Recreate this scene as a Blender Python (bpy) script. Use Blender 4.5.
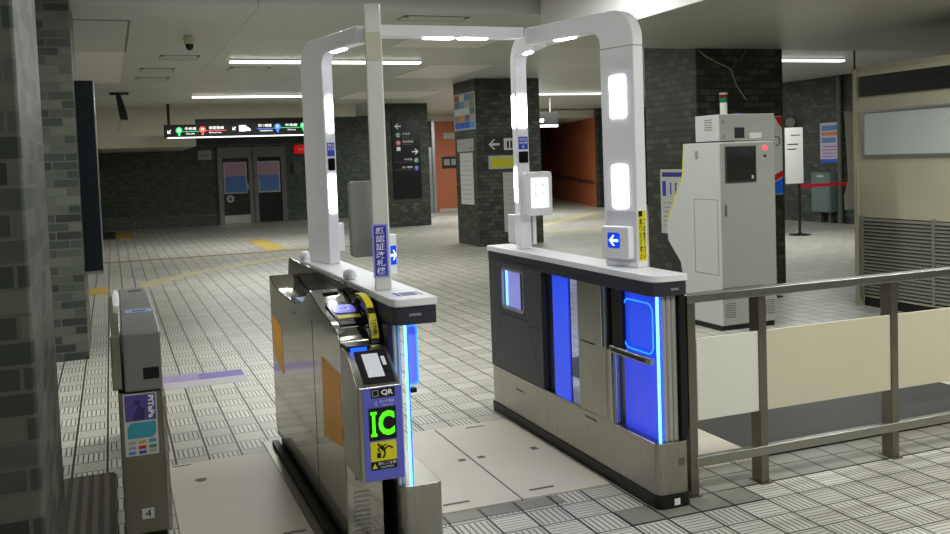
import bpy, bmesh, math, random
from mathutils import Vector, Matrix
random.seed(7)
S = bpy.context.scene
C = S.collection
for o in list(bpy.data.objects): bpy.data.objects.remove(o)

# ---------------------------------------------------------------- camera, world, exposure
cd = bpy.data.cameras.new('camera'); cam = bpy.data.objects.new('camera', cd); C.objects.link(cam)
R3 = ((0.93064638, -0.36412083, -0.03623981), (0.05334282, 0.03702058, 0.99788978), (-0.36201084, -0.93061565, 0.0538763))
m = Matrix(R3).transposed().to_4x4(); m.translation = Vector((0, 0, 1.6)); cam.matrix_world = m
cd.sensor_fit = 'HORIZONTAL'; cd.sensor_width = 36.0; cd.lens = 36.0*933.39/950
cd.shift_y = (211.6-267)/950; cd.clip_end = 200; cd.clip_start = 0.05
S.camera = cam
w = bpy.data.worlds.new('world'); S.world = w; w.use_nodes = True
w.node_tree.nodes['Background'].inputs[0].default_value = (0.8, 0.85, 0.8, 1)
w.node_tree.nodes['Background'].inputs[1].default_value = 0.05
S.view_settings.view_transform = 'Standard'; S.view_settings.look = 'None'
S.view_settings.exposure = 1.2; S.view_settings.gamma = 1.0; S.view_settings.use_curve_mapping = False
TUBE = 18.5      # watts per metre of the ceiling light tubes
POST = 6.0       # strength of the light panels in the posts

# ---------------------------------------------------------------- materials
def lin(c):
    return tuple(((v/255)/12.92 if v/255 <= .04045 else ((v/255+.055)/1.055)**2.4) for v in c)
MATS = {}
def mat(name, rgb, rough=.5, metal=0., emit=None, es=0., noise=0., nscale=8., trans=0., alpha=1., coat=0., ior=1.45):
    if name in MATS: return MATS[name]
    M = bpy.data.materials.new(name); M.use_nodes = True; nt = M.node_tree; b = nt.nodes['Principled BSDF']
    c = lin(rgb)
    b.inputs['Base Color'].default_value = (*c, 1); b.inputs['Roughness'].default_value = rough
    b.inputs['Metallic'].default_value = metal; b.inputs['IOR'].default_value = ior
    b.inputs['Coat Weight'].default_value = coat
    if trans: b.inputs['Transmission Weight'].default_value = trans
    if alpha < 1: b.inputs['Alpha'].default_value = alpha
    if emit:
        b.inputs['Emission Color'].default_value = (*lin(emit), 1); b.inputs['Emission Strength'].default_value = es
    if noise:
        g = nt.nodes.new('ShaderNodeNewGeometry'); n = nt.nodes.new('ShaderNodeTexNoise'); n.inputs['Scale'].default_value = nscale
        n.inputs['Detail'].default_value = 6
        nt.links.new(g.outputs['Position'], n.inputs['Vector'])
        mx = nt.nodes.new('ShaderNodeMix'); mx.data_type = 'RGBA'
        mx.inputs['A'].default_value = (*[v*(1-noise) for v in c], 1); mx.inputs['B'].default_value = (*[min(1, v*(1+noise)) for v in c], 1)
        nt.links.new(n.outputs['Fac'], mx.inputs['Factor']); nt.links.new(mx.outputs['Result'], b.inputs['Base Color'])
    MATS[name] = M; return M

class NT:
    def __init__(s, name):
        s.M = bpy.data.materials.new(name); s.M.use_nodes = True; s.t = s.M.node_tree; s.b = s.t.nodes['Principled BSDF']
    def n(s, k, **kw):
        x = s.t.nodes.new(k)
        for a, b in kw.items(): setattr(x, a, b)
        return x
    def l(s, a, b): s.t.links.new(a, b)
    def math(s, op, a, b=None, c=None):
        x = s.n('ShaderNodeMath', operation=op)
        for i, v in enumerate((a, b, c)):
            if v is None: continue
            if isinstance(v, (int, float)): x.inputs[i].default_value = v
            else: s.l(v, x.inputs[i])
        return x.outputs[0]
    def mix(s, f, a, b):
        x = s.n('ShaderNodeMix', data_type='RGBA')
        for k, v in (('Factor', f), ('A', a), ('B', b)):
            if isinstance(v, tuple): x.inputs[k].default_value = (*v, 1)
            elif isinstance(v, (int, float)): x.inputs[k].default_value = v
            else: s.l(v, x.inputs[k])
        return x.outputs['Result']

def brick_mat(name, cols, mortar, bw, bh, rough=.5, mort=.006):
    N = NT(name); g = N.n('ShaderNodeNewGeometry'); sp = N.n('ShaderNodeSeparateXYZ'); N.l(g.outputs['Position'], sp.inputs[0])
    u = N.math('ADD', sp.outputs[0], sp.outputs[1]); cb = N.n('ShaderNodeCombineXYZ'); N.l(u, cb.inputs[0]); N.l(sp.outputs[2], cb.inputs[1])
    br = N.n('ShaderNodeTexBrick'); N.l(cb.outputs[0], br.inputs['Vector'])
    br.inputs['Scale'].default_value = 1; br.inputs['Brick Width'].default_value = bw; br.inputs['Row Height'].default_value = bh
    br.inputs['Mortar Size'].default_value = mort; br.inputs['Mortar Smooth'].default_value = .1
    br.inputs['Color1'].default_value = (0, 0, 0, 1); br.inputs['Color2'].default_value = (1, 1, 1, 1); br.inputs['Mortar'].default_value = (.5, .5, .5, 1)
    no = N.n('ShaderNodeTexNoise'); no.inputs['Scale'].default_value = 9; no.inputs['Detail'].default_value = 5; N.l(g.outputs['Position'], no.inputs['Vector'])
    f = N.math('ADD', N.math('MULTIPLY', br.outputs['Color'], .75), N.math('MULTIPLY', no.outputs['Fac'], .25))
    rp = N.n('ShaderNodeValToRGB'); N.l(f, rp.inputs[0]); e = rp.color_ramp.elements
    e[0].position = .1; e[0].color = (*lin(cols[0]), 1); e[1].position = .9; e[1].color = (*lin(cols[2]), 1)
    k = e.new(.5); k.color = (*lin(cols[1]), 1)
    N.l(N.mix(br.outputs['Fac'], rp.outputs[0], lin(mortar)), N.b.inputs['Base Color'])
    N.b.inputs['Roughness'].default_value = rough
    bp = N.n('ShaderNodeBump'); bp.inputs['Strength'].default_value = .4; bp.inputs['Distance'].default_value = .004
    N.l(N.math('ADD', N.math('SUBTRACT', 1, br.outputs['Fac']), N.math('MULTIPLY', no.outputs['Fac'], .6)), bp.inputs['Height']); N.l(bp.outputs[0], N.b.inputs['Normal'])
    return N.M

def floor_mat(name='ribbed_floor_tiles', light=(222, 219, 207), plain=False, p=.1768):
    N = NT(name); g = N.n('ShaderNodeNewGeometry'); sp = N.n('ShaderNodeSeparateXYZ'); N.l(g.outputs['Position'], sp.inputs[0])
    U = N.math('DIVIDE', N.math('ADD', sp.outputs[0], 20*p-.085+.005), p); V = N.math('DIVIDE', N.math('ADD', sp.outputs[1], 20*p-.100), p)
    fu = N.math('FRACT', U); fv = N.math('FRACT', V); iu = N.math('FLOOR', U); iv = N.math('FLOOR', V)
    ck = N.math('FLOORED_MODULO', N.math('ADD', iu, iv), 2.0)
    a = N.math('ADD', N.math('MULTIPLY', fu, ck), N.math('MULTIPLY', fv, N.math('SUBTRACT', 1, ck)))
    b = N.math('ADD', N.math('MULTIPLY', fv, ck), N.math('MULTIPLY', fu, N.math('SUBTRACT', 1, ck)))
    rib = N.math('LESS_THAN', N.math('FRACT', N.math('ADD', N.math('MULTIPLY', a, 6.5), .35)), .25)
    inside = N.math('MULTIPLY', N.math('LESS_THAN', N.math('ABSOLUTE', N.math('SUBTRACT', b, .5)), .43), N.math('LESS_THAN', N.math('ABSOLUTE', N.math('SUBTRACT', a, .5)), .46))
    rib = N.math('MULTIPLY', N.math('MULTIPLY', rib, inside), N.math('ADD', .78, N.math('MULTIPLY', ck, .22)))
    if plain: rib = 0.0
    gu = N.math('GREATER_THAN', N.math('ABSOLUTE', N.math('SUBTRACT', fu, .5)), .462); gv = N.math('GREATER_THAN', N.math('ABSOLUTE', N.math('SUBTRACT', fv, .5)), .47)
    gr = N.math('MAXIMUM', gu, gv)
    cb = N.n('ShaderNodeCombineXYZ'); N.l(iu, cb.inputs[0]); N.l(iv, cb.inputs[1]); wn = N.n('ShaderNodeTexWhiteNoise'); N.l(cb.outputs[0], wn.inputs['Vector'])
    no = N.n('ShaderNodeTexNoise'); no.inputs['Scale'].default_value = 1.3; no.inputs['Detail'].default_value = 8; N.l(g.outputs['Position'], no.inputs['Vector'])
    L = lin(light); D = tuple(v*.62 for v in L)
    f = N.math('ADD', N.math('MULTIPLY', wn.outputs['Value'], .45), N.math('MULTIPLY', no.outputs['Fac'], .6))
    c = N.mix(f, L, D)
    c = N.mix(N.math('MULTIPLY', rib, .95), c, lin((44, 43, 38)))
    c = N.mix(N.math('MULTIPLY', gr, .95), c, lin((40, 39, 35)))
    N.l(c, N.b.inputs['Base Color']); N.b.inputs['Roughness'].default_value = .38
    N.b.inputs['IOR'].default_value = 1.4
    return N.M

def ceil_mat(name, rgb, px, py, rough=.4):
    N = NT(name); g = N.n('ShaderNodeNewGeometry'); sp = N.n('ShaderNodeSeparateXYZ'); N.l(g.outputs['Position'], sp.inputs[0])
    fu = N.math('FRACT', N.math('DIVIDE', N.math('ADD', sp.outputs[0], 20*px-1.39), px)); fv = N.math('FRACT', N.math('DIVIDE', N.math('ADD', sp.outputs[1], 20*py), py))
    gr = N.math('MAXIMUM', N.math('LESS_THAN', fu, .012/px), N.math('LESS_THAN', fv, .010/py))
    no = N.n('ShaderNodeTexNoise'); no.inputs['Scale'].default_value = .9; no.inputs['Detail'].default_value = 5; N.l(g.outputs['Position'], no.inputs['Vector'])
    c = lin(rgb); col = N.mix(no.outputs['Fac'], tuple(v*.86 for v in c), tuple(min(1, v*1.1) for v in c))
    N.l(N.mix(N.math('MULTIPLY', gr, .45), col, lin((70, 68, 60))), N.b.inputs['Base Color']); N.b.inputs['Roughness'].default_value = rough
    return N.M

def grid_mat(name, a, b, p, w_, axis=0, rough=.5, metal=0., off=0.):
    N = NT(name); g = N.n('ShaderNodeNewGeometry'); sp = N.n('ShaderNodeSeparateXYZ'); N.l(g.outputs['Position'], sp.inputs[0])
    f = N.math('LESS_THAN', N.math('FRACT', N.math('DIVIDE', N.math('ADD', sp.outputs[axis], 50*p+off), p)), w_)
    N.l(N.mix(f, lin(a), lin(b)), N.b.inputs['Base Color']); N.b.inputs['Roughness'].default_value = rough; N.b.inputs['Metallic'].default_value = metal
    return N.M

def steel_mat(name, rgb, rough, axis=2, k=.06):
    N = NT(name); g = N.n('ShaderNodeNewGeometry'); mp = N.n('ShaderNodeMapping'); N.l(g.outputs['Position'], mp.inputs[0])
    sc = [220, 220, 220]; sc[axis] = 4; mp.inputs['Scale'].default_value = sc
    no = N.n('ShaderNodeTexNoise'); no.inputs['Scale'].default_value = 1; no.inputs['Detail'].default_value = 2; N.l(mp.outputs[0], no.inputs['Vector'])
    k *= .14; c = lin(rgb); N.l(N.mix(no.outputs['Fac'], tuple(v*(1-2*k) for v in c), tuple(min(1, v*(1+2*k)) for v in c)), N.b.inputs['Base Color'])
    N.b.inputs['Metallic'].default_value = 1; N.l(N.math('ADD', N.math('MULTIPLY', no.outputs['Fac'], .04), rough-.02), N.b.inputs['Roughness'])
    return N.M

BRICK = brick_mat('green_glazed_brick', ((38, 42, 37), (60, 66, 58), (98, 102, 90)), (84, 86, 78), .21, .075)
BRICKD = brick_mat('dark_glazed_brick', ((40, 44, 36), (56, 61, 50), (80, 85, 70)), (28, 30, 25), .15, .075)
BRICKF = brick_mat('far_green_brick', ((46, 54, 47), (64, 73, 64), (88, 97, 84)), (74, 80, 70), .13, .055)
FLOOR = floor_mat()
FLOORP = floor_mat('plain_floor_tiles', (150, 148, 136), True)
CEIL = ceil_mat('ceiling_panels', (194, 194, 188), 4.6, 9.0)
CEILL = ceil_mat('low_ceiling_panels', (176, 175, 163), 3.7, 3.4)
WHITE = mat('white_powder_coat', (243, 242, 246), .35)
WHITEF = mat('white_fascia_panel', (226, 223, 222), .35)
OFFW = mat('off_white_paint', (200, 196, 178), .5, noise=.05, nscale=2)
BEIGE = mat('beige_painted_steel', (166, 161, 138), .45, noise=.05, nscale=2)
CREAM = mat('cream_rail_panel', (222, 214, 186), .35, noise=.05, nscale=3)
CREAML = mat('pale_rail_panel', (238, 237, 224), .35, noise=.03, nscale=3)
STEEL = steel_mat('brushed_stainless', (172, 169, 160), .28, 2)
STEELH = steel_mat('brushed_stainless_side', (176, 172, 162), .09, 1, .03)
SATIN = mat('satin_aluminium', (190, 188, 182), .35, .45)
STEELD = steel_mat('dull_stainless', (140, 136, 124), .34, 2)
RAILM = steel_mat('rail_stainless', (168, 167, 160), .34, 0)
DARK = mat('dark_grey_panel', (66, 68, 76), .4)
DARKB = mat('dark_band', (58, 58, 68), .35)
BLACK = mat('black_plastic', (20, 20, 21), .4)
GLOSSB = mat('gloss_black', (14, 14, 16), .12)
NAVY = mat('navy_panel', (26, 28, 66), .35)
PLINTH = mat('black_plinth', (22, 22, 21), .45)
PLATE = mat('worn_white_plate', (214, 205, 190), .38, noise=.09, nscale=2.2)
SEAM = mat('seam_grey', (92, 90, 84), .6)
ORANGE = mat('orange_side_panel', (246, 172, 40), .4)
OWALL = mat('orange_wall', (176, 98, 62), .5, noise=.06, nscale=.6)
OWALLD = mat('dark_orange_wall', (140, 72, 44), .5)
YEL = mat('yellow_sticker', (236, 222, 26), .5)
TACT = mat('worn_yellow_tactile_strip', (180, 156, 78), .6, noise=.15, nscale=4)
TACTF = mat('faded_yellow_tactile_strip', (182, 172, 132), .6, noise=.12, nscale=3)
BROWNL = mat('brown_floor_strip', (128, 112, 76), .6, noise=.1)
INK = mat('black_ink', (18, 18, 18), .6)
WINK = mat('white_ink', (246, 246, 250), .5)
GREYINK = mat('grey_ink', (140, 140, 140), .5)
BLUES = mat('blue_sticker', (48, 66, 190), .5)
BLUEP = mat('violet_blue_panel', (104, 108, 214), .4)
PAPER = mat('white_paper', (206, 206, 200), .6)
PAPERG = mat('grey_paper', (172, 172, 164), .6)
RED = mat('red_plastic', (190, 24, 30), .45)
REDB = mat('red_belt', (176, 18, 42), .6)
BLUEC = mat('blue_paint', (30, 90, 200), .5)
SKYB = mat('sky_blue_print', (76, 152, 216), .5)
TEALP = mat('teal_print', (66, 166, 186), .5)
PURP = mat('purple_print', (98, 82, 158), .5)
PURPF = mat('faded_purple_print', (150, 138, 176), .55, noise=.25, nscale=14)
PURPG = mat('faded_grey_print', (176, 170, 176), .55, noise=.1, nscale=14)
PINKP = mat('pink_print', (186, 150, 168), .5)
BLUEGP = mat('dull_blue_print', (92, 134, 196), .5)
GREENP = mat('green_print', (60, 150, 80), .5)
ORP = mat('orange_print', (214, 130, 70), .5)
CABG = mat('machine_shaded_grey', (150, 151, 144), .4)  # darker copy for the front, its shade put into the colour
CABS = mat('machine_lit_grey', (192, 192, 189), .4)  # lighter copy for the body, light on its side put into the colour
CABB = mat('blue_grey_cabinet', (104, 122, 122), .5)
GREENL = mat('green_lamp_glass', (20, 110, 80), .2)
GREENG = mat('unlit_glass', (18, 20, 24), .08)
FROST = mat('frosted_window', (178, 182, 180), .3)
SILV = mat('silver_frame', (170, 170, 172), .3, .8)
LILAC = mat('lilac_lit_glass', (150, 150, 220), .2, emit=(150, 150, 240), es=.2)
E_W = mat('white_light_panel', (255, 255, 255), .4, emit=(240, 244, 255), es=POST)
E_UW = mat('soft_white_screen', (240, 240, 240), .3, emit=(240, 244, 255), es=.33)
E_UG = mat('screen_marks', (150, 160, 190), .3, emit=(170, 190, 225), es=.15)
E_TUBE = mat('ceiling_tube_light', (255, 255, 255), .4, emit=(252, 254, 250), es=1.3)
E_CY = mat('cyan_blue_led', (120, 210, 255), .3, emit=(95, 190, 255), es=1.7)
E_BL = mat('blue_led', (20, 60, 255), .3, emit=(10, 70, 255), es=1.2)
E_BP = mat('blue_lit_acrylic', (70, 104, 245), .22, emit=(22, 66, 250), es=.24)
E_BP2 = mat('blue_lit_acrylic_dim', (30, 50, 220), .22, emit=(20, 44, 240), es=.25)
E_OUT = mat('cyan_edge_light', (80, 170, 255), .3, emit=(40, 140, 255), es=.6)
E_ARB = mat('blue_arrow_screen', (10, 50, 190), .3, emit=(8, 60, 220), es=.35)
E_ARW = mat('arrow_light', (255, 255, 255), .3, emit=(170, 235, 255), es=1.1)
E_GRN = mat('green_dot_light', (90, 255, 30), .3, emit=(70, 250, 20), es=.5)
E_RED = mat('red_lamp', (255, 60, 60), .3, emit=(255, 60, 70), es=1.0)
E_SW = mat('lit_sign_white', (255, 255, 255), .3, emit=(255, 255, 255), es=.6)
E_SG = mat('lit_sign_green', (60, 210, 120), .3, emit=(60, 215, 120), es=.5)
E_SR = mat('lit_sign_red', (235, 80, 60), .3, emit=(235, 80, 60), es=.5)
E_SB = mat('lit_sign_blue', (70, 130, 240), .3, emit=(70, 130, 240), es=.5)
E_RP = mat('lit_red_panel', (200, 20, 20), .4, emit=(220, 20, 24), es=.15)
E_SCR = mat('reader_glow', (120, 120, 230), .2, emit=(110, 110, 240), es=.2)
GLASS = mat('clear_glass_tint', (200, 205, 250), .05, trans=1.0, ior=1.1)
YEL2 = mat('aged_yellow_plastic', (176, 172, 120), .4)
POSTG = mat('grey_shaded_plastic', (172, 172, 172), .4)
CHECK = grid_mat('ribbed_black_mat', (44, 43, 42), (86, 84, 80), .045, .45, 0)
TREAD = None

# ---------------------------------------------------------------- mesh helpers
class MB:
    def __init__(s): s.b = bmesh.new()
    def _v(s, p): return s.b.verts.new(p)
    def hexa(s, P):
        v = [s._v(p) for p in P]
        for f in ((0, 3, 2, 1), (4, 5, 6, 7), (0, 1, 5, 4), (1, 2, 6, 5), (2, 3, 7, 6), (3, 0, 4, 7)): s.b.faces.new([v[i] for i in f])
        return s
    def box(s, x0, x1, y0, y1, z0, z1):
        return s.hexa([(x0, y0, z0), (x1, y0, z0), (x1, y1, z0), (x0, y1, z0), (x0, y0, z1), (x1, y0, z1), (x1, y1, z1), (x0, y1, z1)])
    def prism(s, A, B):
        a = [s._v(p) for p in A]; b = [s._v(p) for p in B]; n = len(a)
        s.b.faces.new(a[::-1]); s.b.faces.new(b)
        for i in range(n): s.b.faces.new((a[i], a[(i+1) % n], b[(i+1) % n], b[i]))
        return s
    def ex_x(s, pts, x0, x1): return s.prism([(x0, y, z) for y, z in pts], [(x1, y, z) for y, z in pts])
    def ex_z(s, pts, z0, z1): return s.prism([(x, y, z0) for x, y in pts], [(x, y, z1) for x, y in pts])
    def fpoly(s, F, pts, t0, t1): return s.prism([F(u, v, t0) for u, v in pts], [F(u, v, t1) for u, v in pts])
    def fbox(s, F, u0, u1, v0, v1, t0, t1): return s.fpoly(F, [(u0, v0), (u1, v0), (u1, v1), (u0, v1)], t0, t1)
    def ring(s, F, outer, inner, t0, t1):
        n = len(outer)
        for i in range(n):
            j = (i+1) % n
            s.prism([F(*outer[i], t0), F(*outer[j], t0), F(*inner[j], t0), F(*inner[i], t0)], [F(*outer[i], t1), F(*outer[j], t1), F(*inner[j], t1), F(*inner[i], t1)])
        return s
    def cyl(s, a, b, r, r2=None, n=16):
        a = Vector(a); b = Vector(b); r2 = r if r2 is None else r2; d = (b-a).normalized()
        u = d.orthogonal().normalized(); v = d.cross(u)
        return s.prism([a+(u*math.cos(t)+v*math.sin(t))*r for t in [2*math.pi*i/n for i in range(n)]], [b+(u*math.cos(t)+v*math.sin(t))*r2 for t in [2*math.pi*i/n for i in range(n)]])
    def tube(s, pts, r, n=8):
        pts = [Vector(p) for p in pts]; rings = []
        for i, p in enumerate(pts):
            d = (pts[min(i+1, len(pts)-1)]-pts[max(i-1, 0)]).normalized(); u = d.cross(Vector((.31, .22, .93))).normalized(); v = d.cross(u)
            rings.append([s._v(p+(u*math.cos(2*math.pi*k/n)+v*math.sin(2*math.pi*k/n))*r) for k in range(n)])
        for A, B in zip(rings, rings[1:]):
            for k in range(n): s.b.faces.new((A[k], A[(k+1) % n], B[(k+1) % n], B[k]))
        s.b.faces.new(rings[0][::-1]); s.b.faces.new(rings[-1]); return s
    def lathe(s, c, prof, n=20):
        R = []
        for r, z in prof: R.append([s._v((c[0]+r*math.cos(2*math.pi*k/n), c[1]+r*math.sin(2*math.pi*k/n), c[2]+z)) for k in range(n)])
        for A, B in zip(R, R[1:]):
            for k in range(n): s.b.faces.new((A[k], A[(k+1) % n], B[(k+1) % n], B[k]))
        s.b.faces.new(R[0][::-1]); s.b.faces.new(R[-1]); return s
def Fr(o, r, u=(0, 0, 1)):
    o = Vector(o); r = Vector(r).normalized(); u = Vector(u).normalized(); n = r.cross(u)
    return lambda a, b, t=0.: o+r*a+u*b+n*t
FY = lambda y, x=0, z=0: Fr((x, y, z), (1, 0, 0))       # faces -Y: u = world x
FXm = lambda x, y=0, z=0: Fr((x, y, z), (0, -1, 0))     # faces -X: u = -world y
FXp = lambda x, y=0, z=0: Fr((x, y, z), (0, 1, 0))
def rr(u0, u1, v0, v1, r, n=5):
    out = []
    for cx, cy, a in ((u1-r, v0+r, -90), (u1-r, v1-r, 0), (u0+r, v1-r, 90), (u0+r, v0+r, 180)):
        for i in range(n+1):
            t = math.radians(a+90*i/n); out.append((cx+r*math.cos(t), cy+r*math.sin(t)))
    return out
LOC = {}
def mesh(name, mb, m_, parent=None, bev=0., seg=2, label=None, smooth=False):
    b = mb.b if isinstance(mb, MB) else mb
    bmesh.ops.recalc_face_normals(b, faces=b.faces)
    if parent is None:
        zs = [v.co for v in b.verts]
        off = Vector(((min(v.x for v in zs)+max(v.x for v in zs))/2, (min(v.y for v in zs)+max(v.y for v in zs))/2, min(v.z for v in zs)))
    else: off = LOC[parent.name]
    for v in b.verts: v.co -= off
    me = bpy.data.meshes.new(name); b.to_mesh(me); b.free()
    o = bpy.data.objects.new(name, me); C.objects.link(o); me.materials.append(m_)
    if parent is None: o.location = off
    else: o.parent = parent
    LOC[o.name] = off
    if bev:
        md = o.modifiers.new('bevel', 'BEVEL'); md.width = bev; md.segments = seg; md.limit_method = 'ANGLE'; md.angle_limit = math.radians(35); md.harden_normals = True
    if smooth or bev:
        me.polygons.foreach_set('use_smooth', [True]*len(me.polygons))
        if smooth and not bev:
            me.set_sharp_from_angle(angle=math.radians(40))
    if label: o['label'] = label
    return o
def tag(o, label, cat, group=None):
    o['label'] = label; o['category'] = cat
    if group: o['group'] = group
    return o
def thing(name, loc, label, cat, group=None):
    o = bpy.data.objects.new(name, None); C.objects.link(o); o.location = loc; o.empty_display_size = .1; LOC[o.name] = Vector(loc)
    return tag(o, label, cat, group)
def struct(o): o['kind'] = 'structure'; return o
def dup(root, delta, label=None):
    r = root.copy(); C.objects.link(r); r.location = root.location+Vector(delta); LOC[r.name] = LOC[root.name]+Vector(delta)
    if label: r['label'] = label
    for ch in list(root.children):
        c = ch.copy(); C.objects.link(c); c.parent = r
        for g_ in ch.children:
            d = g_.copy(); C.objects.link(d); d.parent = c
    return r
def glyphs(s, off=0.):
    cu = bpy.data.curves.new('t', 'FONT'); cu.body = s; cu.resolution_u = 3; cu.offset = off
    to = bpy.data.objects.new('t', cu); C.objects.link(to)
    dg = bpy.context.evaluated_depsgraph_get(); me = bpy.data.meshes.new_from_object(to.evaluated_get(dg))
    bpy.data.objects.remove(to); bpy.data.curves.remove(cu)
    vs = [v.co.copy() for v in me.vertices]; fs = [tuple(p.vertices) for p in me.polygons]; bpy.data.meshes.remove(me)
    return vs, fs
def text(s, F, u0, u1, v0, v1, m_, parent, name='lettering', t=.001, vertical=False):
    """lettering fitted into the rectangle u0..u1, v0..v1 of frame F, a raised flat skin a fraction of a millimetre thick"""
    b = bmesh.new()
    cells = [(s, u0, u1, v0, v1)]
    if vertical:
        h = (v1-v0)/len(s); cells = [(c, u0, u1, v1-(k+1)*h+h*.06, v1-k*h-h*.06) for k, c in enumerate(s)]
    for st_, a0, a1, b0, b1 in cells:
        vs, fs = glyphs(st_, .04 if st_ in ('C', 'QR', 'PiTaPa') else (.012 if ord(st_[0]) > 255 and vertical else 0.))
        if not vs: continue
        xs = [v.x for v in vs]; ys = [v.y for v in vs]; x0, x1, y0, y1 = min(xs), max(xs), min(ys), max(ys)
        P = [(a0+(v.x-x0)/(x1-x0)*(a1-a0), b0+(v.y-y0)/(y1-y0)*(b1-b0)) for v in vs]
        top = [b.verts.new(F(p, q, t)) for p, q in P]
        for f in fs:
            try: b.faces.new([top[k] for k in f])
            except ValueError: pass
    me = bpy.data.meshes.new(name); off = LOC[parent.name]
    for v in b.verts: v.co -= off
    b.to_mesh(me); b.free(); o = bpy.data.objects.new(name, me); C.objects.link(o); me.materials.append(m_); o.parent = parent; LOC[o.name] = off
    sd = o.modifiers.new('skin', 'SOLIDIFY'); sd.thickness = .0004; sd.offset = 0
    return o
def arrow(cx, cy, s, ang):
    p = [(-1, 0), (-.1, .85), (.22, .85), (-.42, .2), (1, .2), (1, -.2), (-.42, -.2), (.22, -.85), (-.1, -.85)]
    c, k = math.cos(ang), math.sin(ang)
    return [(cx+s*(x*c-y*k), cy+s*(x*k+y*c)) for x, y in p]
def disc(cx, cy, r, n=20): return [(cx+r*math.cos(2*math.pi*i/n), cy+r*math.sin(2*math.pi*i/n)) for i in range(n)]

# ---------------------------------------------------------------- structure: floor, ceiling, walls
LOWX, LOWY = 4.33, 9.0
struct(mesh('floor', MB().box(-9, 34, -7, 45, -.2, 0), FLOOR))
struct(mesh('ceiling', MB().box(-9, 4.33, -7, 9.05, 3.3, 3.5), CEIL))
struct(mesh('ceiling', MB().box(-9, 34, 9.05, 45, 3.13, 3.5), CEIL))
struct(mesh('ceiling', MB().box(LOWX+.02, 34, -7, LOWY, 2.78, 3.5), CEILL))
fa = MB()
for i, y in enumerate((-7, -3.2, -.4, 2.1, 3.9, 5.3, 7.1)):
    y1 = (-3.2, -.4, 2.1, 3.9, 5.3, 7.1, LOWY+.01)[i]; fa.box(LOWX, LOWX+.02, y+.004, y1-.004, 2.775, 3.3)
struct(mesh('trim_1', fa, WHITEF))
struct(mesh('wall_left', MB().box(-9.2, -9, -7, 45, 0, 3.5), BRICKF))
struct(mesh('wall_front', MB().box(-9, 34, -7.2, -7, 0, 3.5), OFFW))
struct(mesh('wall_back', MB().box(-9, 9.2, 28.32, 28.6, 0, 3.3), BRICKF))
struct(mesh('trim_2', MB().box(-9, 1.965, 23.3, 23.5, 2.203, 3.129).box(1.965, 5.9, 23.3, 23.5, 2.852, 3.129).box(-9, 1.965, 23.501, 28.32, 2.203, 2.24), OFFW))
struct(mesh('trim_3', MB().box(1.97, 4.8, 23.52, 23.8, 2.21, 2.85), BLACK))
# orange corridor behind the columns
struct(mesh('wall_back', MB().box(9.7, 12.6, 28.6, 28.8, 0, 2.93), OWALL))
struct(mesh('wall_corridor', MB().box(9.2, 12.6, 28.6, 28.8, 2.93, 3.13), OFFW))
struct(mesh('baseboard_back', MB().box(9.9, 12.6, 28.57, 28.6, 0, .1), PAPERG))
struct(mesh('trim_4', MB().box(9.24, 9.32, 28.3, 28.45, 0, 2.2).box(9.62, 9.72, 28.3, 28.6, 0, 2.93).box(9.32, 9.62, 28.35, 28.4, 0, 2.1), SILV))
struct(mesh('trim_5', MB().box(9.32, 9.62, 28.36, 28.6, 2.1, 2.93), BLACK))
struct(mesh('wall_right', MB().ex_z([(14.35, 26.2), (14.45, 26.2), (16.9, 34.2), (16.7, 34.2)], 0, 3.13), OWALL))
struct(mesh('wall_right', MB().box(14.35, 20, 26.0, 26.2, 0, 3.13), BRICKD))
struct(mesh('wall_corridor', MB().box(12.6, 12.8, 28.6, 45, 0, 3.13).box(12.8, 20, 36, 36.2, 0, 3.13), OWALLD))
struct(mesh('trim_6', MB().box(10.5, 17, 26.3, 34, 2.86, 3.1), OFFW))
struct(mesh('wall_right', MB().box(14.4, 14.6, 15.2, 20.5, 0, 3.13), BRICKD))
struct(mesh('wall_right', MB().box(14.4, 20, 15.0, 15.2, 0, 3.13), BRICKD))
struct(mesh('wall_far_right', MB().box(33.8, 34, -7, 45, 0, 3.3), OFFW))
struct(mesh('wall_back', MB().box(12.8, 34, 44.8, 45, 0, 3.3), OFFW))
# light falling on the ceiling, painted as thin paler sheets
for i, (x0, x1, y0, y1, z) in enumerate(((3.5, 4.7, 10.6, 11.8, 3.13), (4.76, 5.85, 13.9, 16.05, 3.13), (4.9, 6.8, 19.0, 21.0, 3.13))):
    struct(mesh('trim_%d' % (7+i), MB().box(x0, x1, y0, y1, z-.006, z-.0005), mat('pale_ceiling_patch', (226, 224, 216), .4)))
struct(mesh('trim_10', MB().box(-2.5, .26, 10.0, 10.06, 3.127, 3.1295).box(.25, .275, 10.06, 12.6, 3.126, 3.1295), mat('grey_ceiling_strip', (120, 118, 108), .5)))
struct(mesh('trim_11', MB().box(-2.5, .245, 12.5, 16.8, 3.12, 3.1295), mat('pale_ceiling_patch', (226, 224, 216), .4)))

# brick pillars (each a thing)
def pillar(x0, x1, y0, y1, h, m_, label):
    return tag(mesh('brick_pillar', MB().box(x0, x1, y0, y1, 0, h), m_, bev=.012), label, 'pillar')
pillar(-1.1, -.234, 3.0, 4.0, 3.299, BRICK, 'green brick pillar nearest the camera, cut by the left edge')
pillar(-1.3, -.25, 8.75, 9.75, 3.129, BRICK, 'green brick pillar standing behind the nearest pillar, with the dark display beside it')
pillar(6.36, 7.67, 16.13, 17.3, 3.129, BRICKD, 'dark tiled pillar in the middle carrying a picture poster and a yellow notice')
pillar(6.4, 7.66, 22.8, 24.0, 3.129, BRICKD, 'dark tiled pillar carrying the tall black direction board')
pillar(6.22, 7.43, 8.96, 10.05, 3.129, BRICKD, 'wide dark brick pillar behind the grey machine with cables on it')

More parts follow.
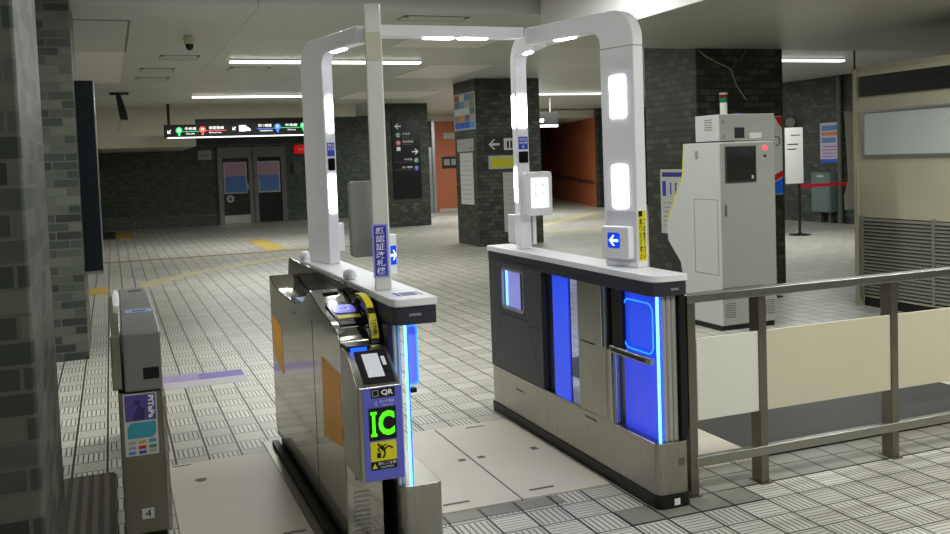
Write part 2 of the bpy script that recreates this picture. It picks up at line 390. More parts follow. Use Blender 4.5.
# ---------------------------------------------------------------- ceiling lights
def ceiling_light(x0, x1, y, zt, label, power=1., grp=None):
    t = thing('ceiling_light', ((x0+x1)/2, y, zt), label, 'ceiling light', grp)
    mesh('housing', MB().box(x0, x1, y-.07, y+.07, zt-.02, zt-.0005), OFFW, t)
    mesh('light_tube', MB().box(x0, x1, y-.06, y+.06, zt-.052, zt-.0205), E_TUBE, t, bev=.008)
    ld = bpy.data.lights.new('lamp', 'AREA'); ld.shape = 'RECTANGLE'; ld.size = x1-x0; ld.size_y = .13; ld.energy = TUBE*(x1-x0)*power; ld.color = (.965, 1, .965)
    lo = bpy.data.objects.new('lamp', ld); C.objects.link(lo); lo.parent = t; lo.location = (0, 0, -.055)
    return t
ceiling_light(1.63, 4.40, 13.35, 3.13, 'long ceiling light tube, the nearer one crossing behind the left frame post')
ceiling_light(1.63, 4.3, 19.7, 3.13, 'long ceiling light tube, the farther and lower one above the hanging line sign')
ceiling_light(8.8, 11.85, 12.75, 3.13, 'ceiling light tube to the right of the wide brick pillar')
ceiling_light(7.9, 11.0, 19.7, 3.13, 'ceiling light tube seen between the middle pillar and the right gate post')
# unseen tubes added over the gates, at the left and behind for light
for *a, pw in ((.9, 3.9, 7.0, 3.3, .75), (.6, 3.4, 1.5, 3.3, .6), (-5.5, -2.0, 7.0, 3.3, .7), (-5.5, -2.0, 3.0, 3.3, .5)):
    ceiling_light(*a, 'long ceiling light tube added out of view to light the gates', pw, grp='added ceiling lights out of view')
for a in ((4.7, 6.6, 4.9, 2.78), (4.6, 6.6, 2.2, 2.78)):  # unseen tubes added to brighten the railing side
    ceiling_light(*a, 'ceiling light tube added on the low ceiling out of view for more light', .75, grp='added low ceiling lights out of view')
for a in ((9.75, 10.95, 24.2, 3.13),):  # hidden tube added to brighten the orange corridor
    ceiling_light(*a, 'ceiling light tube added behind the pillars to light the far corridor', 4., grp='added corridor lights')

# ceiling fittings
t = thing('dome_camera', (.92, 11.1, 3.13), 'white dome security camera on the ceiling with a dark lens', 'camera')
mesh('mount', MB().lathe((.92, 11.1, 3.02), [(.056, 0.02), (.064, .055), (.064, .1095)]), OFFW, t, smooth=True)
mesh('dome', MB().lathe((.92, 11.1, 2.97), [(.01, 0), (.028, .011), (.042, .035), (.046, .0695)]), GLOSSB, t, smooth=True)
t = thing('spotlight', (.24, 18.9, 3.13), 'black spotlight hanging from the ceiling beside the dark display', 'lamp')
mesh('ceiling_plate', MB().box(.07, .41, 18.8, 19.0, 3.09, 3.1295), BLACK, t)
mesh('body', MB().prism([(.22, 18.8, 2.75), (.36, 18.8, 2.75), (.36, 19.0, 2.75), (.22, 19.0, 2.75)], [(.18, 18.82, 3.09), (.27, 18.82, 3.09), (.27, 18.98, 3.09), (.18, 18.98, 3.09)]).prism([(.24, 18.8, 2.62), (.38, 18.8, 2.62), (.38, 19.0, 2.62), (.24, 19.0, 2.62)], [(.22, 18.8, 2.75), (.36, 18.8, 2.75), (.36, 19.0, 2.75), (.22, 19.0, 2.75)]), BLACK, t, bev=.006)
mesh('lamp_head', MB().prism([(.17, 18.8, 2.42), (.22, 18.8, 2.39), (.22, 18.95, 2.39), (.17, 18.95, 2.42)], [(.23, 18.8, 2.62), (.31, 18.8, 2.62), (.31, 18.95, 2.62), (.23, 18.95, 2.62)]), SILV, t, bev=.004)
for x0, x1, y, lb in ((.69, 1.2, 12.87, 'thin ceiling hatch nearest the dome camera'), (.49, .98, 14.5, 'thin ceiling hatch second behind the dome camera'), (.45, .98, 15.85, 'thin ceiling hatch farthest behind the dome camera'), (1.75, 2.36, 14.3, 'thin ceiling hatch beyond the nearer light tube'), (2.92, 3.65, 9.3, 'wide ceiling hatch near the top edge left of the white fascia')):
    mb = MB(); d = .5 if y > 10 else .3; H_ = 3.13; LM = mat('hatch_edge', (134, 133, 124), .5)
    mb.box(x0, x1, y, y+.015, H_-.007, H_-.0005).box(x0, x1, y+d, y+d+.015, H_-.007, H_-.0005).box(x0, x0+.015, y+.015, y+d, H_-.007, H_-.0005).box(x1-.015, x1, y+.015, y+d, H_-.007, H_-.0005)
    t = thing('ceiling_hatch', ((x0+x1)/2, y+d/2, H_), lb, 'hatch'); mesh('hatch_frame', mb, LM, t)
    mesh('hatch_panel', MB().box(x0+.015, x1-.015, y+.015, y+d, H_-.005, H_-.0005), mat('ceiling_hatch_paint', (184, 184, 177), .4), t)
    for xx in (x0+.01, x1-.05): mesh('latch', MB().box(xx, xx+.04, y+.01, y+.08, H_-.013, H_-.0075), mat('hatch_latch', (96, 95, 86), .5), t)

# ---------------------------------------------------------------- floor markings and plates
def flat(name, pts, z0, z1, m_): return mesh(name, MB().ex_z(pts, z0, z1), m_)
def rect(x0, x1, y0, y1): return [(x0, y0), (x1, y0), (x1, y1), (x0, y1)]
tag(flat('tactile_strip', [(.30, 13.6), (1.24, 15.2), (2.93, 16.7), (2.93, 17.0), (1.24, 15.55), (.33, 14.45)], .0004, .003, TACTF), 'faded yellow strip running diagonally across the left floor', 'floor strip')
tag(flat('tactile_strip', rect(-.3, 4.4, 18.05, 18.25), .0004, .0028, BROWNL), 'thin brown strip running across the far left floor', 'floor strip')
tag(flat('tactile_strip', rect(-.45, .47, 24.7, 27.8), .0004, .003, mat('dark_floor_patch', (58, 56, 46), .6)), 'dark floor patch at the foot of the far left brick wall', 'floor patch')
tag(flat('tactile_strip', rect(.06, .46, 24.7, 27.8), .0034, .0045, TACT), 'yellow tactile patch at the foot of the far brick wall', 'tactile paving')
tag(flat('tactile_strip', rect(2.8, 3.2, 18.4, 21.6), .0004, .004, TACT), 'wide yellow tactile strip leading towards the far doors', 'tactile paving')
tag(flat('tactile_strip', rect(-.42, -.1, 13.4, 14.2), .0004, .003, TACT), 'small yellow tactile patch below the dark hanging display', 'tactile paving')
tag(flat('tactile_strip', rect(7.8, 14, 18.25, 18.6), .0004, .003, TACTF), 'faded yellow strip crossing the floor behind the right gate', 'floor strip')
tag(flat('tactile_strip', [(8.6, 19.6), (9.0, 19.4), (13.2, 23.6), (12.8, 23.9)], .0004, .003, TACTF), 'yellow strip running off diagonally to the orange corridor', 'floor strip')
t = thing('floor_sticker', (.56, 7.4, 0), 'worn purple sticker on the floor tiles beside the left gates', 'sticker')
mesh('print', MB().ex_z(rect(.15, .56, 7.40, 7.66), .0005, .0012), PURPF, t)
mesh('dark_print', MB().ex_z(rect(.561, .90, 7.40, 7.62), .0005, .0012), mat('worn_deep_purple_print', (122, 106, 172), .55, noise=.3, nscale=20), t)
mesh('print_border', MB().ex_z(rect(.15, .90, 7.17, 7.399), .0005, .0012), PURPG, t)
def floor_plate(x0, x1, y0, y1, label, seam=None, marks=()):
    t = thing('floor_plate', ((x0+x1)/2, (y0+y1)/2, 0), label, 'floor plate')
    mb = MB()
    if seam: mb.box(x0, seam-.004, y0, y1, .0005, .008).box(seam+.004, x1, y0, y1, .0005, .008)
    else: mb.box(x0, x1, y0, y1, .0005, .008)
    mesh('plate', mb, PLATE, t)
    if seam: mesh('seam', MB().box(seam-.004, seam+.004, y0, y1, .0005, .004), BLACK, t)
    for (a, b, c, d) in marks: mesh('slot', MB().box(a, b, c, d, .0085, .0092), SEAM, t)
    return t
floor_plate(1.24, 2.19, 3.95, 5.235, 'white floor plate with a centre seam in the aisle between the two framed gates', 1.723, ((1.80, 1.93, 4.03, 4.05), (1.36, 1.49, 4.03, 4.05), (1.90, 2.02, 5.16, 5.175), (1.40, 1.52, 5.16, 5.175), (1.76, 1.80, 4.60, 4.635), (1.65, 1.69, 4.60, 4.635), (2.08, 2.115, 4.60, 4.65)))
floor_plate(.205, .745, 3.95, 5.275, 'white floor plate with a dark spot, in the left aisle', None, ((.23, .33, 5.235, 5.25), (.62, .72, 4.03, 4.05)))
tag(mesh('floor_stain', MB().ex_z([(.355+.03*math.cos(a)*(1+.2*math.sin(3*a)), 4.95+.028*math.sin(a)) for a in [i*.45 for i in range(14)]], .0085, .0095), SEAM), 'small dark spot on the left white floor plate', 'stain')
floor_plate(2.50, 3.095, 3.98, 5.235, 'white floor plate seen under the railing panels beside the right gate', None)
tag(mesh('floor_mat', MB().box(3.10, 5.10, 3.95, 6.6, .0005, .010), grid_mat('black_ribbed_mat', (44, 43, 43), (66, 65, 63), .024, .4, 1)), 'dark ribbed floor mat behind the railing', 'mat')
tag(mesh('floor_mat', MB().box(-.42, -.06, 3.2, 5.3, .0005, .012), grid_mat('grey_ribbed_mat', (62, 58, 52), (92, 88, 80), .05, .5, 0, off=.01)), 'ribbed dark drain mat between the near pillar and the purple-stickered gate', 'mat')
struct(mesh('trim_12', MB().box(2.43, 7.5, 3.636, 3.94, .0004, .0025).box(2.02, 2.43, 3.46, 3.636, .0004, .0025).box(2.43, 2.72, 3.46, 3.636, .0004, .0025).box(1.24, 1.9, 3.84, 3.94, .0004, .0025), FLOORP))
struct(mesh('trim_13', MB().box(.75, .79, 3.2, 5.5, .0004, .006), STEELD))

# ---------------------------------------------------------------- framed gates: shared post builder
def post(parent, ox, oy, dx, dy, wside, node, thick=.06, depth=.2, mat_=WHITE, z0=1.062, node_ext=0.):
    """one post with its arm: outline in the plane of the direction (dx,dy), extruded by thick towards wside"""
    d = Vector((dx, dy, 0)).normalized(); n = Vector((-d.y, d.x, 0))*wside
    o = Vector((ox, oy, 0)); L = (Vector((node[0], node[1], 0))-o).dot(d)+node_ext
    r = .14; zt = 2.30; zb = 2.212; pts = [(0, z0), (0, zt-r)]
    for i in range(1, 9):
        a = math.pi-math.pi/2*i/8; pts.append((r+r*math.cos(a), zt-r+r*math.sin(a)))
    pts += [(L, zt), (L, zb)]
    ri = .07
    for i in range(0, 9):
        a = math.pi/2+math.pi/2*i/8; pts.append((depth+ri+ri*math.cos(a), zb-ri+ri*math.sin(a)))
    pts.append((depth, z0))
    F = lambda s_, z, t: o+d*s_+n*t+Vector((0, 0, z))
    mb = MB()
    # split the outline into a convex-ish strip so that shading stays clean
    mb.prism([F(s_, z, 0) for s_, z in pts], [F(s_, z, thick) for s_, z in pts])
    return mesh('frame_post', mb, mat_, parent, bev=.008), F

# ======================= right framed gate =======================
gr = thing('face_recognition_gate', (2.305, 4.53, 0), 'right framed ticket gate with blue lit bays in its long steel and grey side', 'ticket gate')
mesh('plinth', MB().ex_z(rr(2.213, 2.397, 3.548, 5.52, .04), 0, .062), PLINTH, gr)
mesh('base', MB().ex_z(rr(2.22, 2.39, 3.556, 5.51, .035), .062, .30), STEEL, gr, bev=.004)
mesh('slot', MB().box(2.2185, 2.22, 5.02, 5.12, .215, .223), BLACK, gr); mesh('slot', MB().box(2.2185, 2.22, 4.12, 4.24, .265, .273), BLACK, gr)
mesh('access_plate', MB().box(2.33, 2.36, 3.5545, 3.556, .19, .225), STEELD, gr)
mesh('number_sticker', MB().box(2.296, 2.326, 3.5465, 3.548, .015, .045), WINK, gr)
# dark rear panel with its window
rp = MB(); F = FXm(2.22)
rp.ring(F, [(-5.5, .302), (-4.73, .302), (-4.73, .965), (-5.5, .965)], [(-5.30, .69), (-4.965, .69), (-4.965, .945), (-5.30, .945)], -.14, 0)
mesh('rear_panel', rp, DARK, gr, bev=.003)
mesh('panel_end', MB().box(2.25, 2.30, 4.60, 4.728, .302, .964), NAVY, gr)
mesh('window_frame', MB().ring(F, rr(-5.30, -4.965, .69, .945, .03), rr(-5.283, -4.982, .707, .930, .02), -.012, .002), SILV, gr)
mesh('window_pane', MB().box(2.234, 2.238, 4.985, 5.28, .708, .93), LILAC, gr)
mesh('window_led', MB().box(2.228, 2.233, 5.238, 5.246, .712, .925), E_CY, gr)
mesh('window_shutter', MB().box(2.226, 2.2335, 4.986, 5.03, .708, .93), BLACK, gr)
mesh('slot', MB().box(2.2185, 2.22, 4.92, 5.3, .655, .662), BLACK, gr); mesh('slot', MB().box(2.2185, 2.22, 4.76, 4.9, .63, .637), BLACK, gr)
# blue recess and clear gap
mesh('lit_panel', MB().box(2.226, 2.236, 4.41, 4.595, .301, .963), E_BP, gr)
mesh('panel_light_block', MB().box(2.2365, 2.242, 4.41, 4.595, .301, .963), BLACK, gr)  # unseen backing added to stop the blue glow spilling to the railing
mesh('glass_pane', MB().box(2.228, 2.234, 4.302, 4.408, .301, .963), GLASS, gr)
# steel middle body
mesh('middle_body', MB().box(2.222, 2.38, 4.005, 4.30, .301, .964).box(2.222, 2.36, 3.93, 4.004, .301, .66), STEEL, gr, bev=.004)
mesh('column_trim', MB().cyl((2.235, 4.03, .665), (2.235, 4.03, .964), .022, n=12).cyl((2.237, 3.95, .302), (2.237, 3.95, .662), .022, n=12), mat('bright_stainless', (206, 204, 198), .2, 1.), gr, smooth=True)
mesh('slot', MB().box(2.2205, 2.222, 4.12, 4.27, .655, .663), BLACK, gr)
mesh('shutter_box', MB().box(2.245, 2.37, 3.88, 3.985, .664, .963), BLACK, gr)
# blue front bay
mesh('lit_panel', MB().box(2.262, 2.27, 3.60, 3.90, .665, .963), E_BP, gr)
mesh('lit_panel', MB().box(2.262, 2.27, 3.60, 3.90, .301, .6645), mat('pale_blue_lit_acrylic', (96, 112, 240), .25, emit=(40, 66, 250), es=.22), gr)
mesh('bay_light_block', MB().box(2.2705, 2.28, 3.60, 3.90, .301, .963), BLACK, gr)  # added out of sight, keeps the bay's blue light off the railing posts
fl = rr(-3.89, -3.63, .685, .925, .045)
mesh('flap_outline', MB().ring(FXm(2.258), fl, rr(-3.884, -3.636, .691, .919, .04), -.002, .001), E_OUT, gr)
bar = mesh('barrier_bar', MB().box(2.205, 2.232, 3.585, 3.95, .655, .688), STEEL, gr, bev=.006)
mesh('bar_inlay', MB().box(2.2035, 2.205, 3.62, 3.93, .664, .68), BLACK, bar)
mesh('led_strip', MB().box(2.243, 2.252, 3.570, 3.580, .301, .963), E_CY, gr)
mesh('led_strip', MB().box(2.2525, 2.261, 3.572, 3.582, .301, .963), E_BL, gr)
for x in (2.284, 2.311, 2.338): mesh('steel_tube', MB().cyl((x, 3.59, .301), (x, 3.59, .964), .0135, n=12), SATIN, gr, smooth=True)
mesh('end_post', MB().box(2.356, 2.388, 3.562, 3.63, .301, .964), BLACK, gr, bev=.003)
bd = [(2.22, 5.505), (2.22, 3.61), (2.232, 3.578), (2.262, 3.562), (2.39, 3.556), (2.39, 5.505)]
mesh('top_band', MB().ex_z(bd, .965, 1.028), DARKB, gr, bev=.003)
for a, b in ((5.15, 5.36), (4.62, 5.07), (4.0, 4.42)): mesh('slot', MB().box(2.2185, 2.22, a, b, .985, .993), BLACK, gr)
mesh('maker_plate', MB().box(2.31, 2.35, 3.5545, 3.5565, .99, 1.0), GREYINK, gr)
cp = [(2.215, 5.515), (2.215, 3.62), (2.222, 3.588), (2.24, 3.564), (2.275, 3.552), (2.395, 3.548), (2.395, 5.515)]
mesh('top_cap', MB().ex_z(cp, 1.0285, 1.062), WHITE, gr, bev=.006)
YEL3 = mat('yellowed_shaded_plastic', (226, 226, 219), .4)  # yellowed, and darker than the other posts to paint in its shade
NR = (2.12, 4.60); NL = (1.20, 4.60)
pn, Fn = post(gr, 2.325, 3.85, -.28, .96, -1, NR, .07, .22)
mesh('seam_line', MB().prism([Fn(-.001, 2.12, -.001), Fn(.221, 2.12, -.001), Fn(.221, 2.12, .071), Fn(-.001, 2.12, .071)], [Fn(-.001, 2.123, -.001), Fn(.221, 2.123, -.001), Fn(.221, 2.123, .071), Fn(-.001, 2.123, .071)]), SEAM, pn)
def nface(z0, z1, s0, s1, t0, t1):   # plate on the inner wide face of the near right post
    return MB().prism([Fn(a, b, t0) for a, b in rr(s0, s1, z0, z1, .012)], [Fn(a, b, t1) for a, b in rr(s0, s1, z0, z1, .012)])
mesh('light_panel', nface(1.785, 1.985, .055, .155, -.004, .0), E_W, pn)
mesh('light_panel', nface(1.35, 1.555, .055, .155, -.004, .0), E_W, pn)
mesh('access_seam', nface(1.085, 1.335, .012, .20, -.0015, 0), mat('white_cover', (214, 212, 220), .35), pn)
ab = mesh('arrow_box', nface(1.105, 1.262, .02, .20, -.045, -.002), WHITE, gr, bev=.006)
mesh('arrow_screen', nface(1.157, 1.232, .075, .155, -.047, -.0452), E_ARB, ab)
A = arrow(.115, 1.194, .03, math.pi)
mesh('arrow_symbol', MB().prism([Fn(a, b, -.0485) for a, b in A], [Fn(a, b, -.0472) for a, b in A]), E_ARW, ab)
# yellow warning strip on the end of the near right post
dn = Vector((-.28, .96, 0)).normalized(); nn = Vector((dn.y, -dn.x, 0))
FE = Fr(Vector((2.325, 3.85, 0)), nn)  # u: from inner to outer edge
ys = mesh('warning_strip', MB().fbox(FE, .006, .056, 1.095, 1.335, .0005, .002), YEL, gr)
mesh('strip_header', MB().fbox(FE, .006, .032, 1.308, 1.335, .002, .0026), INK, ys)
text('通り抜け禁止', FE, .010, .028, 1.105, 1.300, INK, ys, t=.0026, vertical=True)
text('ご注意下さい', FE, .034, .052, 1.105, 1.300, INK, ys, t=.0026, vertical=True)
# far right post
pf, Ff = post(gr, 2.352, 5.18, -.15, -.988, -1, NR, .074, .10, node_ext=-.1)
dR = Vector((-.15, -.988, 0)).normalized(); far_right = Fr(Vector((2.352, 5.18, 0))+dR*.10+Vector((dR.y, -dR.x, 0))*.074, Vector((-dR.y, dR.x, 0)))
def far_stack(p, F_, u0, u1):
    mesh('light_panel', MB().fpoly(F_, rr(u0+.004, u1-.004, 1.79, 1.985, .01), .0005, .004), E_W, p)
    mesh('info_sticker', MB().fbox(F_, u0+.004, u1-.004, 1.66, 1.735, .0005, .002), BLUES, p)
    text('顔認証', F_, u0+.009, u1-.009, 1.712, 1.728, WINK, p, t=.0028)
    text('改札機', F_, u0+.009, u1-.009, 1.692, 1.707, WINK, p, t=.0028)
    cx = (u0+u1)/2; mesh('arrow_symbol', MB().fpoly(F_, arrow(cx, 1.676, .009, math.pi/2), .0021, .0028), WINK, p)
    mesh('face_camera', MB().fpoly(F_, rr(u0+.004, u1-.004, 1.58, 1.648, .006), .0005, .004), GREENG, p)
far_stack(pf, far_right, .005, .071)
for z0_, z1_ in ((1.79, 1.985), (1.35, 1.555)):
    mesh('side_light', MB().prism([Ff(a, b, .0745) for a, b in rr(.02, .08, z0_, z1_, .01)], [Ff(a, b, .078) for a, b in rr(.02, .08, z0_, z1_, .01)]), E_W, pf)
tb = mesh('reader_tablet', MB().fpoly(FY(5.05), rr(2.268, 2.445, 1.265, 1.525, .02), .0, .045), WHITE, gr, bev=.006)
mesh('tablet_screen', MB().fpoly(FY(5.005), rr(2.305, 2.42, 1.31, 1.49, .006), .0005, .002), E_UW, tb)
q = MB()
for a, b in ((2.332, 1.448), (2.388, 1.448), (2.332, 1.392), (2.388, 1.392)):
    su = 1 if a < 2.35 else -1; sv = -1 if b > 1.42 else 1
    q.fbox(FY(5.003), min(a, a+su*.014), max(a, a+su*.014), b-.002, b+.002, .0, .001); q.fbox(FY(5.003), a-.002, a+.002, min(b, b+sv*.014), max(b, b+sv*.014), .0, .001)
mesh('scan_corners', q, E_UG, tb)
mesh('control_box', MB().box(2.215, 2.262, 5.06, 5.16, 1.105, 1.275), WHITE, gr, bev=.006)
mesh('side_panel', MB().box(2.346, 2.368, 5.08, 5.16, 1.09, 1.27), WHITE, gr)

# ======================= left framed gate =======================
gl = thing('face_recognition_gate', (1.115, 4.55, 0), 'left framed ticket gate carrying the vertical blue Japanese name sign on its post', 'ticket gate')
mesh('plinth', MB().ex_z(rr(1.02, 1.205, 3.548, 5.52, .03), 0, .05), PLINTH, gl)
mesh('base', MB().ex_z(rr(1.025, 1.20, 3.556, 5.51, .03), .05, .30), STEEL, gl, bev=.004)
mesh('body', MB().box(1.03, 1.085, 3.70, 5.50, .301, .954), DARK, gl)
bd = [(1.022, 5.5), (1.022, 3.60), (1.034, 3.575), (1.06, 3.562), (1.198, 3.60), (1.198, 5.5)]
mesh('top_band', MB().ex_z([(1.022, 5.5), (1.022, 3.60), (1.032, 3.568), (1.055, 3.556), (1.20, 3.556), (1.20, 5.5)], .955, 1.028), DARKB, gl, bev=.003)
mesh('maker_plate', MB().box(1.085, 1.135, 3.5545, 3.5565, .99, 1.0), GREYINK, gl)
mesh('top_cap', MB().ex_z([(1.016, 5.515), (1.016, 3.60), (1.028, 3.562), (1.058, 3.548), (1.205, 3.548), (1.205, 5.515)], 1.0285, 1.062), WHITE, gl, bev=.006)
scm = mesh('top_screen', MB().box(1.09, 1.155, 3.64, 3.73, 1.0622, 1.0632), PURP, gl)
mesh('screen_border', MB().box(1.068, 1.082, 3.635, 3.735, 1.0622, 1.063).box(1.165, 1.172, 3.63, 3.735, 1.0622, 1.063), BLUES, gl)
for x in (1.03, 1.047): mesh('steel_tube', MB().cyl((x, 3.60, .301), (x, 3.60, .954), .009, n=12), SATIN, gl, smooth=True)
mesh('navy_fin', MB().box(1.0, 1.012, 3.585, 3.66, .60, .954), NAVY, gl)
mesh('led_strip', MB().box(1.064, 1.072, 3.560, 3.570, .301, .953), E_CY, gl)
mesh('led_strip', MB().box(1.0725, 1.079, 3.564, 3.572, .301, .953), E_BL, gl)
mesh('flap', MB().fpoly(FY(3.60), rr(1.083, 1.128, .70, .95, .02), -.01, 0), mat('lit_flap_acrylic', (140, 150, 235), .2, emit=(80, 96, 235), es=.14), gl)
mesh('flap_outline', MB().ring(FY(3.598), rr(1.083, 1.128, .70, .95, .02), rr(1.083, 1.121, .707, .943, .016), 0, .003), E_OUT, gl)
mesh('barrier_bar', MB().box(1.09, 1.115, 3.59, 3.62, .672, .69), BLACK, gl)
pl, Fl = post(gl, 1.030, 3.86, .267, .964, -1, NL, .072, .14, YEL3)
mesh('yellowed_patch', MB().prism([Fl(-.002, 2.04, .004), Fl(-.002, 2.04, .068), Fl(-.0005, 2.04, .068), Fl(-.0005, 2.04, .004)], [Fl(-.002, 2.16, .004), Fl(-.002, 2.16, .068), Fl(-.0005, 2.16, .068), Fl(-.0005, 2.16, .004)]), mat('yellowed_plastic', (208, 206, 182), .4), pl)
pb, Fb = post(gl, 1.045, 5.36, .18, -.98, 1, NL, .065, .31)
dF = Vector((.18, -.98, 0)).normalized()
far_face = Fr(Vector((1.045, 5.36, 0))+dF*.31, Vector((.98, .18, 0)))
# lights on the camera-facing edge of the far left post
mesh('light_panel', MB().fpoly(far_face, rr(.015, .055, 1.785, 1.985, .012), .0005, .004), E_W, pb)
mesh('light_panel', MB().fpoly(far_face, rr(.012, .055, 1.345, 1.555, .012), .0005, .004), E_W, pb)
st = mesh('info_sticker', MB().fbox(far_face, .012, .056, 1.655, 1.73, .0005, .002), BLUES, pb)
# sub-parts stop at this level, the sticker's print is a part of the post as well
text('顔認証', far_face, .016, .052, 1.708, 1.724, WINK, pb, t=.0028)
text('改札機', far_face, .016, .052, 1.688, 1.704, WINK, pb, t=.0028)
mesh('face_camera', MB().fpoly(far_face, rr(.014, .054, 1.578, 1.645, .006), .0005, .004), GREENG, pb)
mesh('side_box', MB().fbox(far_face, .066, .098, 1.13, 1.285, -.05, -.01), WHITE, pb, bev=.004)
# back of the reader tablet on the near left post, arrow box beside it
mesh('reader_tablet', MB().fpoly(FY(4.06), rr(.985, 1.115, 1.19, 1.53, .02), -.04, 0), POSTG, gl, bev=.005, label='grey back of the reader tablet')
ab = mesh('arrow_box', MB().hexa([(1.097, 3.90, 1.118), (1.155, 3.93, 1.118), (1.155, 4.03, 1.118), (1.097, 4.03, 1.118), (1.097, 3.90, 1.292), (1.155, 3.93, 1.292), (1.155, 4.03, 1.292), (1.097, 4.03, 1.292)]), WHITE, gl, bev=.004)
FA = Fr(Vector((1.097, 3.90, 0)), Vector((.058, .03, 0)))
mesh('arrow_screen', MB().fbox(FA, .026, .058, 1.162, 1.245, .001, .0025), E_ARB, ab)
mesh('arrow_symbol', MB().fpoly(FA, [(.041+(u-.041)*.62, v) for u, v in arrow(.041, 1.204, .026, math.pi)], .0027, .004), E_ARW, ab)
for y_ in (5.42, 4.33): mesh('round_stop', MB().lathe((1.035, y_, 1.0625), [(.024, 0), (.032, .01), (.034, .022), (.029, .036), (.016, .046), (.004, .05)], 16), WHITE, gl, smooth=True)
# vertical Japanese sign on the near left post
dl = Vector((.267, .964, 0)).normalized(); FS = Fr(Vector((1.035, 3.86, 0)), Vector((dl.y, -dl.x, 0)))
sg = mesh('name_sign', MB().fbox(FS, -.008, .060, 1.118, 1.348, .0005, .003), mat('lilac_blue_sticker', (170, 172, 232), .5), gl)
mesh('blue_field', MB().fbox(FS, .0, .052, 1.126, 1.340, .003, .0036), mat('strong_blue_sticker', (52, 58, 190), .5), sg)
text('顔認証改札機', FS, .007, .045, 1.130, 1.336, WINK, sg, t=.0042, vertical=True)
# overhead crossbar joining both gates
xb = thing('crossbar', (1.66, 4.6, 2.22), 'white overhead crossbar with two light panels joining the left and right gate frames', 'crossbar')
mesh('beam', MB().box(1.275, 2.09, 4.56, 4.66, 2.245, 2.302), WHITE, xb, bev=.004)
for a in (1.54, 1.73): mesh('light_panel', MB().ex_z(rr(a, a+.165, 4.575, 4.635, .028), 2.239, 2.245), E_W, xb)
# lights under the arms
def arm_light(parent, F_, s0, s1, zz=2.212):
    mesh('arm_light', MB().prism([F_(a, zz-.005, b) for a, b in rr(s0, s1, .014, .052, .018)], [F_(a, zz-.0005, b) for a, b in rr(s0, s1, .014, .052, .018)]), E_W, parent)
arm_light(pn, Fn, .42, .57); arm_light(pb, Fb, .40, .56); arm_light(pl, Fl, .42, .57); arm_light(pf, Ff, .20, .32)

# ======================= steel card gate joined to the left framed gate =======================
ic = thing('card_gate', (.91, 4.5, 0), 'stainless card gate with orange side panels and a green lit IC display', 'ticket gate')
prof = [(5.47, .981), (5.32, .945), (5.16, .931), (4.95, .924), (4.77, .922), (4.60, .928), (4.48, .955), (4.37, 1.0), (4.30, 1.027), (4.18, 1.002), (4.06, .973), (3.875, .949), (3.757, .921), (3.70, .89), (3.69, .86), (3.69, .06), (5.42, .06), (5.47, .12)]
mesh('body', MB().ex_x(prof, .83, .985), STEELH, ic, bev=.006)
mesh('plinth', MB().box(.845, .985, 3.70, 5.40, 0, .06), PLINTH, ic)
mesh('floor_channel', MB().box(.792, .829, 3.2, 5.40, .001, .03), PLINTH, ic)
mesh('side_panel', MB().ex_x([(5.43, .755), (5.12, .735), (5.09, .49), (5.12, .47), (5.40, .53)], .8285, .83), ORANGE, ic)
mesh('side_panel', MB().ex_x([(4.07, .765), (3.72, .752), (3.72, .45), (4.09, .40)], .8285, .83), ORANGE, ic)
mesh('seam_line', MB().box(.829, .83, 4.255, 4.26, .06, .90), SEAM, ic)
mesh('screw', MB().cyl((.829, 4.70, .87), (.827, 4.70, .87), .008, n=8), SILV, ic)
# black raised fin between the two bodies
mesh('fin', MB().ex_x([(5.70, 1.052), (3.98, 1.052), (3.86, 1.02), (3.76, .955), (3.70, .86), (3.66, .80), (3.66, .70), (5.75, .70), (5.75, .94)], .987, 1.012), GLOSSB, ic, bev=.003)
# reader surfaces on the near slope
FT = Fr((.91, 3.93, .962), (1, 0, 0), (0, .999, .06))
sl = mesh('card_reader', MB().hexa([(.862, 3.80, .934), (.975, 3.80, .934), (.975, 4.10, .985), (.862, 4.10, .985), (.862, 3.80, .94), (.975, 3.80, .94), (.975, 4.10, .993), (.862, 4.10, .993)]), GLOSSB, ic)
FT = Fr((.92, 3.95, .9668), (1, 0, 0), (0, .985, .174))
mesh('reader_symbol', MB().fpoly(FT, rr(-.05, .05, -.005, .105, .03), .0, .002), E_SCR, sl)
mesh('reader_card_mark', MB().ring(FT, rr(-.024, .024, .025, .075, .01), rr(-.02, .02, .029, .071, .008), .002, .003), WINK, sl)
mesh('reader_notice', MB().fbox(FT, -.05, .05, -.075, -.035, 0, .002), YEL, sl)
FT2 = Fr((.999, 3.93, 1.0), (1, 0, 0), (0, .985, .174))
mesh('top_slot', MB().box(.885, .955, 4.235, 4.26, 1.012, 1.022), BLACK, ic)
mesh('ticket_tray', MB().box(.86, .96, 4.62, 4.82, .922, .930), mat('pale_blue_sticker', (150, 170, 220), .4), ic)
# blue ticket slot light and front head
mesh('slot_recess', MB().box(.835, .93, 3.60, 3.689, .84, .885), BLACK, ic)
mesh('slot_light', MB().box(.85, .915, 3.597, 3.599, .862, .878), E_BL, ic)
hd = [(3.42, .39), (3.42, .755), (3.595, .865), (3.688, .87), (3.688, .39)]
mesh('reader_head', MB().ex_x(hd, .828, 1.0), STEEL, ic, bev=.006)
FR2 = Fr((.914, 3.42, .755), (1, 0, 0), (0, .175, .11))
rs = mesh('qr_reader', MB().fbox(FR2, -.055, .07, .02, .20, .0005, .004), BLACK, ic)
mesh('reader_window', MB().fbox(FR2, -.03, .035, .05, .18, .004, .005), mat('pale_reader_window', (206, 208, 212), .3, emit=(200, 205, 215), es=.15), rs)
mesh('reader_mark', MB().fbox(FR2, -.02, -.008, .07, .082, .005, .0055).fbox(FR2, .043, .058, .11, .16, .004, .005), WINK, rs)
FH = FY(3.42)
